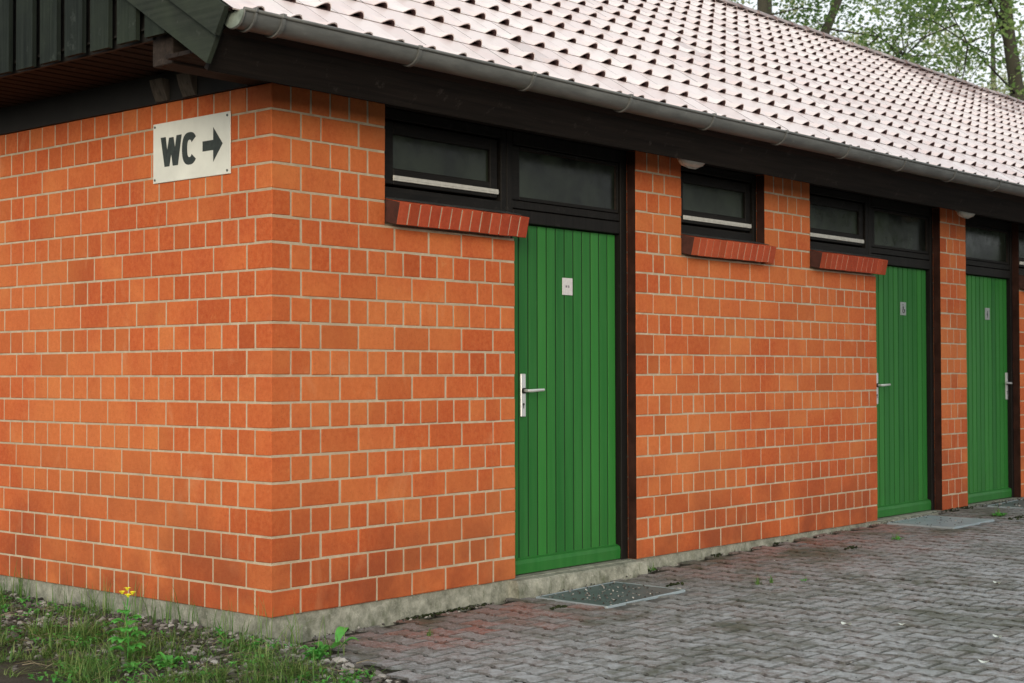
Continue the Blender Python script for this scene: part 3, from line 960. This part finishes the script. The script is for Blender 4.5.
for a, b_, c0, c1 in COV:      # sand bedding round the covers
    x0, x1 = a - .13, b_ + .13; y0, y1 = c0 - .13, min(c1 + .10, -.012)
    pv.add([(x0, y0, zg(x0) - .0055), (x1, y0, zg(x1) - .0055), (x1, y1, zg(x1) - .0055), (x0, y1, zg(x0) - .0055)], [(0, 1, 2, 3)], (0, 0, .55))
tag(pv.build('pavement', M['paver'], None, attr=True, fix=False), kind='structure')

# kerb between bed and paving
kb = MB(); y = .0
while y > -2.6:
    L_ = .62 if y < -.01 else .30
    M_ = Matrix.Translation((kerb_x(y - L_ / 2) - .04, y - L_ / 2, zg(0) - .02)) @ Matrix.Rotation(-math.atan(.235), 4, 'Z') @ Matrix.Rotation(random.uniform(-.01, .01), 4, 'X')
    kb.box((-.035, -L_ / 2 + .003, -.15), (.035, L_ / 2 - .003, .030 if y > -.1 else -.004), (0, 0, 0), .006, M_)
    y -= L_
tag(kb.build('kerb', M['stone'], None), kind='structure')

# metal covers beside the doors
def metal_cover(x0, x1, y0, y1, mat, label, rot=0):
    cx_, cy_ = (x0 + x1) / 2, (y0 + y1) / 2
    o = empty('metal_cover', label, 'metal cover', 'metal covers set in the paving', loc=(cx_, cy_, zg(cx_) + .003))
    o.rotation_euler = (0, -math.atan((zg(x1) - zg(x0)) / (x1 - x0)), rot)
    w, d = (x1 - x0) / 2, (y1 - y0) / 2
    f = MB()
    for q in (((-w, -d), (w, -d + .008)), ((-w, d - .008), (w, d)), ((-w, -d + .0085), (-w + .008, d - .0085)), ((w - .008, -d + .0085), (w, d - .0085))):
        f.box((q[0][0], q[0][1], -.05), (q[1][0], q[1][1], .005), (0, 0, 0), .002)
    f.build('frame', M['cover_blue'], o)
    p = MB(); p.box((-w + .011, -d + .011, -.04), (w - .011, d - .011, .003), (0, 0, 0), .002)
    p.build('lid', mat, o)
    return o
metal_cover(*COV[0], M['cover_dark'], 'dark galvanised cover strewn with grit in front of the nearest green door', R(-2))
metal_cover(*COV[1], M['cover_blue'], 'pale blue grey galvanised cover in front of the middle green door', R(-1))
metal_cover(*COV[2], M['cover_dark'], 'dark cover partly hidden by dirt in front of the farthest green door', R(1))

# ------------------------------------------------------------------ stones, moss and debris
ICO_V = []; ICO_F = []
_b = bmesh.new(); bmesh.ops.create_icosphere(_b, subdivisions=1, radius=1)
_b.verts.index_update()
ICO_V = [v.co.copy() for v in _b.verts]; ICO_F = [tuple(v.index for v in f.verts) for f in _b.faces]; _b.free()
def pebble(mb, p, r, flat=.6, tone=None):
    ax = Vector((random.gauss(0, 1), random.gauss(0, 1), random.gauss(0, 1))).normalized()
    Rm = Matrix.Rotation(random.uniform(0, 6.28), 3, ax)
    sx, sy, sz = r * random.uniform(.7, 1.3), r * random.uniform(.6, 1.0), r * flat * random.uniform(.6, 1.1)
    T = Matrix.Rotation(random.gauss(0, .45), 3, 'X') @ Matrix.Rotation(random.uniform(0, 6.28), 3, 'Z')
    vs = []
    for v in ICO_V:
        q = Rm @ v; k = 1 + random.uniform(-.18, .18)
        q = T @ Vector((q.x * sx * k, q.y * sy * k, q.z * sz * k))
        vs.append((p[0] + q.x, p[1] + q.y, p[2] + q.z))
    t = random.random() if tone is None else tone
    mb.add(vs, ICO_F, (t, 0, 0))

def bed_z(x, y):
    # soil level of the bed: heaped against the wall, falling outwards
    d = max(0, -x)
    z = -.104 - .06 * min(1, d / .9) + .020 * mnoise.noise(Vector((x * 2.5, y * 2.5, 0)))
    if y < 0: z -= .0
    return z
# soil surface of the bed
bs = MB(); nx_, ny_ = 60, 110
X_ = np.linspace(-1.6, .10, nx_); Y_ = np.linspace(-2.4, 4.2, ny_)
vs = []
for x in X_:
    for y in Y_:
        xx = min(x, kerb_x(y) - .072) if y < 0 else min(x, .02)
        z = bed_z(xx, y) + .008 * mnoise.noise(Vector((xx * 14, y * 14, 2)))
        edge = min(1, (x + 1.6) / .5)
        z = z * edge + (zg(-1.5) - .03) * (1 - edge)
        vs.append((xx, y, z))
fs = [(i * ny_ + j, (i + 1) * ny_ + j, (i + 1) * ny_ + j + 1, i * ny_ + j + 1) for i in range(nx_ - 1) for j in range(ny_ - 1)]
bs.add(vs, fs); tag(bs.build('soil_bed', M['soil'], None, smooth=True, fix=False), kind='structure')

def in_bed(x, y): return x < (kerb_x(y) - .075 if y < 0 else .005)
gv = MB()
for i in range(6500):
    y = random.uniform(-1.1, 3.0); x = -abs(random.gauss(0, .42)) - .0
    if y < 0: x = kerb_x(y) - .08 - abs(random.gauss(0, .40))
    if x < -1.25 or not in_bed(x, y): continue
    r = random.uniform(.007, .018) if random.random() < .8 else random.uniform(.016, .028)
    t = random.random() ** 1.4
    pebble(gv, (x, y, bed_z(x, y) + r * .3), r, .5, t)
tag(gv.build('gravel', M['gravel'], None, attr=True, fix=False), 'crushed grey stone mulch in the bed along the brick wall', 'gravel', None, 'stuff')

gt = MB()      # grit on the first cover and crumbs by the wall
def grit(n, x0, x1, y0, y1, r0, r1):
    for i in range(n):
        x, y = random.uniform(x0, x1), random.uniform(y0, y1)
        r = random.uniform(r0, r1)
        pebble(gt, (x, y, zg(x) + (.010 if any(a < x < b_ and c0 < y < c1 for a, b_, c0, c1 in COV) else .004) + r * .3), r, .6, random.choice([.05, .1, .2, .9, .7, .4]))
grit(150, 1.81, 2.47, -.60, -.11, .003, .009)
grit(60, 6.0, 6.66, -.6, -.1, .003, .007)
grit(120, 7.7, 8.6, -.7, -.05, .004, .012)
grit(260, .2, 8.6, -.085, -.015, .003, .009)
grit(500, .1, 9.0, -2.8, -.1, .0018, .0045)
tag(gt.build('grit', M['gravel'], None, attr=True, fix=False), 'loose grit and crumbs scattered on the metal covers and paving', 'grit', None, 'stuff')

ms = MB()
def moss_clump(x, y, n, s):
    for i in range(n):
        xx, yy = x + random.gauss(0, s), y + random.gauss(0, s * .35)
        r = random.uniform(.005, .012)
        pebble(ms, (xx, min(yy, -.004), zg(xx) + r * .4), r, .8, random.random() * .6)
for x, n, s in ((.42, 16, .03), (.86, 12, .03), (.98, 18, .05), (1.10, 14, .04), (1.24, 22, .05), (1.33, 34, .035), (1.44, 12, .03), (3.0, 12, .04), (3.7, 12, .05), (4.5, 10, .04), (7.3, 30, .14), (7.5, 40, .15)):
    moss_clump(x, -.022, n, s)
for x, y, n, s in ((1.62, -.40, 26, .035), (4.55, -.55, 20, .05), (7.0, -.72, 60, .09), (2.6, -.45, 24, .04), (7.6, -.9, 60, .12)):
    moss_clump(x, y, n, s)
tag(ms.build('moss', M['moss'], None, attr=True, fix=False), 'dark moss clumps in the joint between paving and plinth', 'moss', None, 'stuff')

# ------------------------------------------------------------------ grass and weeds
def blade(mb, x, y, z, h, w, az, lean, tone):
    n = 4; L = []; Rr = []
    dx, dy = math.cos(az), math.sin(az); px, py = -dy, dx
    for i in range(n + 1):
        t = i / n
        off = lean * h * t * t; zz = z + h * t * (1 - .35 * lean * t)
        ww = w * (1 - t ** 1.6) * .5 + .0003
        c = (x + dx * off, y + dy * off)
        L.append((c[0] - px * ww, c[1] - py * ww, zz)); Rr.append((c[0] + px * ww, c[1] + py * ww, zz))
    vs = L + Rr
    mb.add(vs, [(i, n + 1 + i, n + 2 + i, i + 1) for i in range(n)], (tone, 0, 0))
def tuft(mb, x, y, z, n, h, spread=.02, w=.0045, lean=.9, tone=None):
    for i in range(n):
        a = random.uniform(0, 6.283)
        blade(mb, x + random.gauss(0, spread), y + random.gauss(0, spread), z, h * random.uniform(.45, 1.1), w * random.uniform(.6, 1.2), a, random.uniform(.1, lean), random.random() if tone is None else tone)
ga = MB()
for i in range(2100):
    y = random.uniform(-1.0, 3.0); x = -random.uniform(.02, 1.12)
    if y < 0: x += kerb_x(y) - .06
    dens = 1.5 * mnoise.noise(Vector((x * 3.4, y * 3.4, 9))) + .62 * min(1, -x / .55) - .40
    if y > 1.3 and x < -.75: dens -= .5
    if random.random() > .35 + dens: continue
    tuft(ga, x, y, bed_z(x, y) - .005, random.randint(6, 24), random.choice([.04, .06, .08, .11, .16]) * random.uniform(.8, 1.2), .020, random.uniform(.0034, .0062), 2.2)
# taller stems by the wall
for i in range(75):
    y = random.uniform(-.02, 2.9); x = -random.uniform(.01, .09)
    tuft(ga, x, y, bed_z(x, y), random.randint(2, 4), random.uniform(.12, .26), .008, .0034, .5, random.uniform(.2, .8))
tag(ga.build('grass', M['grass'], None, attr=True, fix=False), 'ragged green grass growing through the stone bed below the brick wall', 'grass', None, 'stuff')

gc = MB()
def leaf(mb, base, az, L, W, rise, tone, lobes=0):
    n = 5; mid = []; lf = []; rg = []
    dx, dy = math.cos(az), math.sin(az); px, py = -dy, dx
    for i in range(n + 1):
        t = i / n
        w = W * math.sin(math.pi * min(1, t * .92 + .06)) ** .8 * .5
        z = base[2] + rise * L * math.sin(t * 1.7) - .3 * L * t * t
        c = (base[0] + dx * L * t, base[1] + dy * L * t)
        mid.append((c[0], c[1], z)); lf.append((c[0] + px * w, c[1] + py * w, z + w * .25)); rg.append((c[0] - px * w, c[1] - py * w, z + w * .25))
    N_ = n + 1
    mb.add(mid + lf + rg, [(i, i + 1, N_ + i + 1, N_ + i) for i in range(n)] + [(i, 2 * N_ + i, 2 * N_ + i + 1, i + 1) for i in range(n)], (tone, 0, 0))
for i in range(520):
    y = random.uniform(-1.0, 2.6); x = -random.uniform(.04, 1.15)
    if y < 0: x += kerb_x(y) - .08
    if mnoise.noise(Vector((x * 2.8, y * 2.8, 31))) < -.02: continue
    tn = random.random()
    for k in range(random.randint(4, 9)):
        a = random.uniform(0, 6.28); q = random.uniform(0, .03)
        leaf(gc, (x + q * math.cos(a), y + q * math.sin(a), bed_z(x, y) + random.uniform(.004, .035)), a, random.uniform(.016, .034), random.uniform(.010, .018), random.uniform(.2, .9), tn)
tag(gc.build('ground_cover', M['weed'], None, attr=True, fix=False), 'small round-leaved ground cover among the grass and stones', 'ground cover', None, 'stuff')
dr = MB()
for i in range(150):
    y = random.uniform(-.9, 2.8); x = -random.uniform(.1, 1.1)
    if y < 0: x += kerb_x(y)
    a = random.uniform(0, 6.28); L_ = random.uniform(.05, .16); z = bed_z(x, y) + random.uniform(.008, .035)
    dr.tube([(x, y, z), (x + L_ * .5 * math.cos(a), y + L_ * .5 * math.sin(a), z + .012), (x + L_ * math.cos(a + .3), y + L_ * math.sin(a + .3), z - .004)], [.0018, .0015, .0009], 4, (random.random(), 0, 0), False)
tag(dr.build('dead_stalks', M['dry'], None, attr=True, fix=False), 'dry grey brown stalks lying among the grass', 'dead stalks', None, 'stuff')

def leaf(mb, base, az, L, W, rise, tone, lobes=0):
    """a leaf blade with optional lobes, folded along the midrib"""
    n = 7; mid = []; lf = []; rg = []
    dx, dy = math.cos(az), math.sin(az); px, py = -dy, dx
    for i in range(n + 1):
        t = i / n
        w = W * math.sin(math.pi * min(1, t * .92 + .06)) ** .8 * .5
        if lobes: w *= .55 + .45 * abs(math.sin(lobes * math.pi * t))
        z = base[2] + rise * L * math.sin(t * 1.7) - .3 * L * t * t
        c = (base[0] + dx * L * t, base[1] + dy * L * t)
        mid.append((c[0], c[1], z)); lf.append((c[0] + px * w, c[1] + py * w, z + w * .25)); rg.append((c[0] - px * w, c[1] - py * w, z + w * .25))
    vs = mid + lf + rg; N_ = n + 1
    fs = [(i, i + 1, N_ + i + 1, N_ + i) for i in range(n)] + [(i, 2 * N_ + i, 2 * N_ + i + 1, i + 1) for i in range(n)]
    mb.add(vs, fs, (tone, 0, 0))
# yellow flowering plant
fx, fy = -.645, .205; fz = bed_z(fx, fy)
fl = empty('flowering_weed', 'tall weed with lobed bright green leaves and a small yellow flower in the bed', 'wild plant', loc=(fx, fy, fz))
st = MB(); st.tube([(0, 0, 0), (.004, -.004, .10), (-.004, .004, .20), (.002, .0, .300)], [.0035, .003, .0026, .002], 6)
for a, z0 in ((.3, .21), (2.6, .23), (4.4, .25)): st.tube([(0, 0, z0), (.02 * math.cos(a), .02 * math.sin(a), z0 + .045)], .0015, 5)
st.c = [(.6, 0, 0)] * len(st.f); st.build('stem', M['weed'], fl, attr=True)
lv = MB()
for k in range(13):
    z0 = .04 + .19 * (k / 12); a = k * 2.4
    for j in (-.55, 0, .55): leaf(lv, (.018 * math.cos(a), .018 * math.sin(a), z0), a + j, .078 - .004 * abs(k - 3), .050, .35, .4 + .6 * random.random(), 3)
lv.build('leaf', M['weed'], fl, attr=True, fix=False)
pt = MB()
for f0 in ((0, 0, .318), (.018, -.014, .300), (-.020, .010, .304), (-.006, -.016, .290), (.010, .012, .288)):
    for k in range(5):
        a = k * 2 * math.pi / 5 + .3 + f0[0] * 40
        pt.add([f0, (f0[0] + .012 * math.cos(a - .5), f0[1] + .012 * math.sin(a - .5), f0[2] + .016), (f0[0] + .018 * math.cos(a), f0[1] + .018 * math.sin(a), f0[2] + .014), (f0[0] + .012 * math.cos(a + .5), f0[1] + .012 * math.sin(a + .5), f0[2] + .016)], [(0, 1, 2, 3)])
pt.build('flower', M['petal'], fl, fix=False)

def weed(x, y, z, label, n, L, lobes=0, tall=0, grassy=0, name='weed_clump', grp='weeds growing beside the building'):
    o = empty(name, label, 'weed', grp, loc=(x, y, z))
    m = MB()
    for k in range(n):
        a = random.uniform(0, 6.28); r = random.uniform(0, L * .9)
        leaf(m, (r * math.cos(a), r * math.sin(a), random.uniform(0, tall)), a + random.uniform(-.6, .6), L * random.uniform(.5, 1), L * .55, random.uniform(.2, .9), random.random(), lobes)
    if n: m.build('leaf', M['weed'], o, attr=True, fix=False)
    if grassy:
        g = MB(); tuft(g, 0, 0, 0, grassy, L * 2.2, L * .3, .0042, 1.1)
        g.build('blade', M['grass'], o, attr=True, fix=False)
    return o
weed(-.19, -.52, bed_z(-.2, -.5), 'low bright green leafy weed beside the kerb where the paving starts', 60, .045, 0, .05)
weed(-.60, -.02, bed_z(-.6, 0), 'dark green rosette of round leaves at the foot of the yellow flower', 40, .055, 2, .03)
weed(-.72, .05, bed_z(-.7, .05), 'small bluish green leaf clump in the bed left of the yellow flower', 24, .045, 2, .02)
weed(.055, -.09, zg(0) + .0, 'tall grass tuft rooted between corner plinth and pale kerb stone', 0, .095, grassy=16)
weed(-.02, -.42, zg(0), 'drooping broad-bladed grass plant leaning over the kerb onto the paving', 5, .10, 0, .06, grassy=14)
weed(2.98, -.03, zg(2.98), 'small green weed against the plinth just right of the nearest door', 8, .030, grassy=9)
weed(2.876, -.848, zg(2.876) + .004, 'small grass tuft in a paving joint right of the dark cover', 0, .030, grassy=20)
weed(2.96, -.884, zg(2.96) + .004, 'grass sprig just right of the small tuft in the paving', 0, .026, grassy=14)
weed(3.12, -1.01, zg(3.12) + .004, 'flat sparse weed to the right of the two grass tufts in the paving', 8, .022, grassy=6)
weed(5.1, -.60, zg(5.1) + .006, 'pale weed clump in the paving in front of the middle door', 16, .034, grassy=10)
weed(7.0, -.53, zg(7.0) + .006, 'mossy green weed patch beside the pale metal cover', 30, .045, grassy=14)
weed(.62, -.42, zg(.6), 'small mossy grass tuft in the reddish paving near the corner', 0, .020, grassy=18)

# pale leaves lying on the paving
LEAVES = ((1.98, -1.87, 'pale fallen leaf on the paving, left one of the near pair'), (2.13, -2.10, 'pale fallen leaf on the paving, right one of the near pair'),
          (3.53, -1.97, 'pale fallen leaf lying farthest up the yard near the right edge'), (2.10, -2.58, 'pale fallen leaf below the near pair, close to the lower right corner'),
          (1.52, -2.77, 'pale fallen leaf nearest the bottom edge of the paving'))
for x, y, lab in LEAVES:
    o = MB(); L_ = random.uniform(.055, .07)
    leaf(o, (0, 0, .006), random.uniform(-.6, .4), L_, L_ * .7, .12, 1.0)
    q = o.build('fallen_leaf', M['pale_leaf'], None, fix=False); q.location = (x, y, zg(x) + .012)
    tag(q, lab, 'leaf', 'pale leaves lying on the paving')

# ------------------------------------------------------------------ trees behind the roof
def tree(name, label, base, path, rads, limbs, centre, rad, nleaf, leaf_s, mat, seed, group='trees standing behind the roof'):
    rnd = random.Random(seed); o = empty(name, label, 'tree', group, loc=base)
    t = MB()
    t.tube([Vector(p) - Vector(base) for p in path], rads, 10, (.4, 0, 0))
    clumps = []
    for (a, b, r0) in limbs:
        a = Vector(a) - Vector(base); b = Vector(b) - Vector(base); m = (a + b) / 2 + Vector((rnd.uniform(-.3, .3), rnd.uniform(-.3, .3), rnd.uniform(.0, .5)))
        t.tube([a, m, b], [r0, r0 * .65, r0 * .3], 7, (.2, 0, 0))
        for q in (m, b, (m + b) / 2): clumps.append(q)
    c = Vector(centre) - Vector(base)
    # twigs reaching clumps through the crown's volume
    tw = t; pts = list(clumps)
    for i in range(int(nleaf / 62)):
        while True:
            q = Vector((rnd.uniform(-1, 1), rnd.uniform(-1, 1), rnd.uniform(-1, 1)))
            if q.length < 1: break
        q = Vector((q.x * rad[0], q.y * rad[1], q.z * rad[2])) + c
        if mnoise.noise(q * .55 + Vector((seed, 0, 0))) < -.12: continue
        pts.append(q)
    for q in pts[len(clumps)::2]:
        s = min(pts[:max(3, len(clumps))], key=lambda k: (k - q).length)
        if (s - q).length < 4.0:
            mm = (s + q) / 2 + Vector((rnd.uniform(-.2, .2), rnd.uniform(-.2, .2), .15)); tw.tube([s, mm, q], [.022, .014, .006], 4, (.2, 0, 0), False)
    t.build('trunk', M['bark'], o, attr=True, smooth=True, fix=False)
    n = nleaf; P = np.array([list(p) for p in pts]); r = np.random.default_rng(seed)
    idx = r.integers(0, len(P), n)
    pos = P[idx] + r.normal(0, 1, (n, 3)) * np.array([.34, .34, .22])
    nd = r.normal(0, 1, (n, 3)); nd[:, 2] = np.abs(nd[:, 2]) + .4; nd /= np.linalg.norm(nd, axis=1)[:, None]
    u = np.cross(nd, r.normal(0, 1, (n, 3))); u /= np.linalg.norm(u, axis=1)[:, None]; w = np.cross(nd, u)
    s = leaf_s * r.uniform(.6, 1.25, (n, 1))
    v0 = pos - u * s * .5; v1 = pos + w * s * .30; v2 = pos + u * s * .5; v3 = pos - w * s * .30
    V = np.stack([v0, v1, v2, v3], 1).reshape(-1, 3)
    me = bpy.data.meshes.new('crown'); me.from_pydata(V.tolist(), [], np.arange(4 * n).reshape(n, 4).tolist())
    at = me.attributes.new('tone', 'FLOAT_COLOR', 'FACE'); ac = np.ones((n, 4), np.float32)
    ct = r.random(len(P))[idx]; ac[:, 0] = np.clip(ct * .6 + r.random(n) * .5 - .05, 0, 1); at.data.foreach_set('color', ac.ravel())
    me.materials.append(mat); link(bpy.data.objects.new('crown', me), o)

tree('leafy_tree', 'tall tree with mossy leaning trunk rising at the right end of the roof', (28.9, 8, 0), [(28.9, 8, -.1), (28.8, 8, 4), (28.45, 8, 7.2), (27.95, 8, 8.6), (27.55, 8, 10.2), (27.3, 8, 13)],
     [.30, .22, .165, .14, .12, .06],
     [((28.3, 8, 7.8), (27.1, 8.1, 9.6), .036), ((27.9, 8, 8.7), (24.8, 7.6, 9.8), .030), ((27.7, 8, 9.4), (30.4, 8.4, 10.6), .036), ((28.5, 8, 7.3), (23.4, 7.4, 8.4), .026), ((27.5, 8, 10.4), (26.3, 8, 12.5), .026)],
     (26.0, 8.3, 10.0), (5.2, 2.4, 3.4), 6800, .13, M['leafA'], 3)
tree('leafy_tree', 'tree with dark leaning trunk showing above the middle of the ridge', (24.4, 12, 0), [(24.4, 12, -.1), (25.8, 12, 6), (26.7, 12, 8.8), (27.7, 12, 10.2), (28.3, 12, 12.5), (28.4, 12, 14)],
     [.26, .18, .11, .10, .08, .05],
     [((27.2, 12, 9.5), (29.6, 12, 10.8), .030), ((27.6, 12, 10), (25.4, 12, 11.8), .030), ((28.2, 12, 12), (30.2, 12.3, 13.4), .026), ((26.9, 12, 9.2), (31.0, 12, 9.2), .026)],
     (30.0, 12.3, 10.8), (5.4, 2.4, 3.4), 6400, .135, M['leafA'], 11)
tree('leafy_tree', 'tree with straight upright trunk seen above the left part of the ridge', (24.25, 12.0, 0), [(24.25, 12, -.1), (24.2, 12, 6), (24.15, 12, 9.5), (24.1, 12, 13)],
     [.20, .15, .12, .08],
     [((24.2, 12, 9.4), (26.2, 12, 10.4), .026), ((24.1, 12, 9.8), (22.3, 12.2, 11.2), .026), ((24.2, 12, 9.0), (25.6, 11.4, 9.3), .022)],
     (24.8, 12.4, 11.6), (4.0, 2.2, 2.2), 4500, .115, M['leafA'], 23)
tree('leafy_tree', 'tree with straight dark trunk leftmost above the roof ridge', (27.0, 15.0, 0), [(27.0, 15, -.1), (27.0, 15, 7), (26.9, 15, 10.5), (26.8, 15, 14)],
     [.24, .17, .14, .09],
     [((26.9, 15, 10.8), (29.0, 15, 11.6), .026), ((26.9, 15, 11), (24.8, 15, 12.3), .026)],
     (28.0, 15.4, 13.0), (4.6, 2.4, 2.4), 4500, .12, M['leafA'], 29)
tree('pale_tree', 'pale yellow green tree farther back behind the roof', (36.0, 19, 0), [(36, 19, -.1), (36.1, 19, 8), (36.0, 19, 15)],
     [.25, .18, .07],
     [((36.1, 19, 9), (33.5, 19, 12.2), .030), ((36.1, 19, 9.5), (39.4, 19, 12.5), .030), ((36, 19, 12), (36.6, 19, 15), .026)],
     (37.2, 19.4, 12.0), (7.2, 2.6, 3.0), 6500, .15, M['leafB'], 31)
tree('pale_tree', 'pale green tree farther back at the right edge above the roof', (53.0, 19, 0), [(53, 19, -.1), (53.1, 19, 8), (53.0, 19, 15)],
     [.25, .18, .07],
     [((53.1, 19, 9), (49.5, 19, 12.2), .030), ((53.1, 19, 9.5), (56.4, 19, 12.5), .030)],
     (51.0, 19.4, 11.8), (7.0, 2.6, 3.6), 6500, .15, M['leafB'], 37)

# unseen trees added beyond the frame to shade the far doors
tree('leafy_tree', 'unseen broad tree added at the far right of the yard for shade', (15.5, -4.2, 0), [(15.5, -4.2, -.1), (15.4, -4.2, 3), (15.5, -4.3, 7)], [.25, .2, .06],
     [((15.4, -4.2, 2.6), (13.4, -4.6, 4.6), .08), ((15.4, -4.2, 3), (17.4, -4, 5.2), .08)], (15.4, -4.3, 4.4), (3.2, 2.6, 3.2), 6500, .26, M['leafA'], 41, 'unseen trees added to shade the far doors')
tree('leafy_tree', 'unseen small round tree added across the yard to shade the far doors', (.7, -6.5, 0), [(.7, -6.5, -.2), (.65, -6.45, 2.0), (.6, -6.4, 5)], [.12, .09, .03],
     [((.65, -6.45, 1.9), (-.6, -6.3, 3.4), .03), ((.65, -6.45, 2.1), (1.9, -6.3, 3.6), .03)], (.6, -6.3, 3.5), (2.3, 1.3, 1.9), 17000, .13, M['leafA'], 43, 'unseen trees added to shade the far doors')

# ------------------------------------------------------------------ light
w = bpy.data.worlds.new('World'); sc.world = w; w.use_nodes = True
nt = w.node_tree; nt.nodes.clear()
out_ = nt.nodes.new('ShaderNodeOutputWorld'); bg = nt.nodes.new('ShaderNodeBackground'); sky = nt.nodes.new('ShaderNodeTexSky')
sky.sky_type = 'NISHITA'; sky.sun_disc = False
SUN_EL, SUN_AZ = R(12), math.atan2(-.62, -.78)     # direction towards the sun: x, y
dirs = Vector((-.78, -.62, 0)).normalized()
sky.sun_elevation = SUN_EL; sky.sun_rotation = math.atan2(dirs.x, dirs.y)
sky.air_density = 1.0; sky.dust_density = 4.0; sky.ozone_density = .6
hs = nt.nodes.new('ShaderNodeMix'); hs.data_type = 'RGBA'; hs.inputs[0].default_value = .72
nt.links.new(sky.outputs[0], hs.inputs[6]); hs.inputs[7].default_value = (12.0, 12.5, 12.9, 1)     # high thin cloud
nt.links.new(hs.outputs[2], bg.inputs[0]); bg.inputs[1].default_value = .10
nt.links.new(bg.outputs[0], out_.inputs[0])
sl = bpy.data.lights.new('sun', 'SUN'); sl.energy = 1.9; sl.angle = R(28); sl.color = (1, .91, .76)
so_ = bpy.data.objects.new('sun', sl); link(so_)
sd = Vector((dirs.x * math.cos(SUN_EL), dirs.y * math.cos(SUN_EL), math.sin(SUN_EL)))
so_.rotation_euler = sd.to_track_quat('Z', 'Y').to_euler()

# ------------------------------------------------------------------ camera
cam = bpy.data.cameras.new('camera'); co = bpy.data.objects.new('camera', cam); link(co)
cam.dof.use_dof = True; cam.dof.focus_distance = 8.0; cam.dof.aperture_fstop = 5.6
cam.sensor_width = 36; cam.lens = 1511.03 / 1024 * 36; cam.clip_start = .05; cam.clip_end = 1000
yaw, pitch, roll = R(49.26602992), R(1.22605163), R(-.1346395)
fw = Vector((math.sin(yaw) * math.cos(pitch), math.cos(yaw) * math.cos(pitch), math.sin(pitch)))
rt_ = Vector((math.cos(yaw), -math.sin(yaw), 0)); up = rt_.cross(fw)
r2 = rt_ * math.cos(roll) + up * math.sin(roll); u2 = -rt_ * math.sin(roll) + up * math.cos(roll)
m = Matrix((r2, u2, -fw)).transposed().to_4x4(); m.translation = Vector((-4.59352, -5.43221, 1.12741))
co.matrix_world = m
sc.camera = co
vs_ = sc.view_settings
vs_.view_transform = 'Standard'; vs_.look = 'None'; vs_.exposure = 0.20; vs_.gamma = 1
sc.render.film_transparent = False
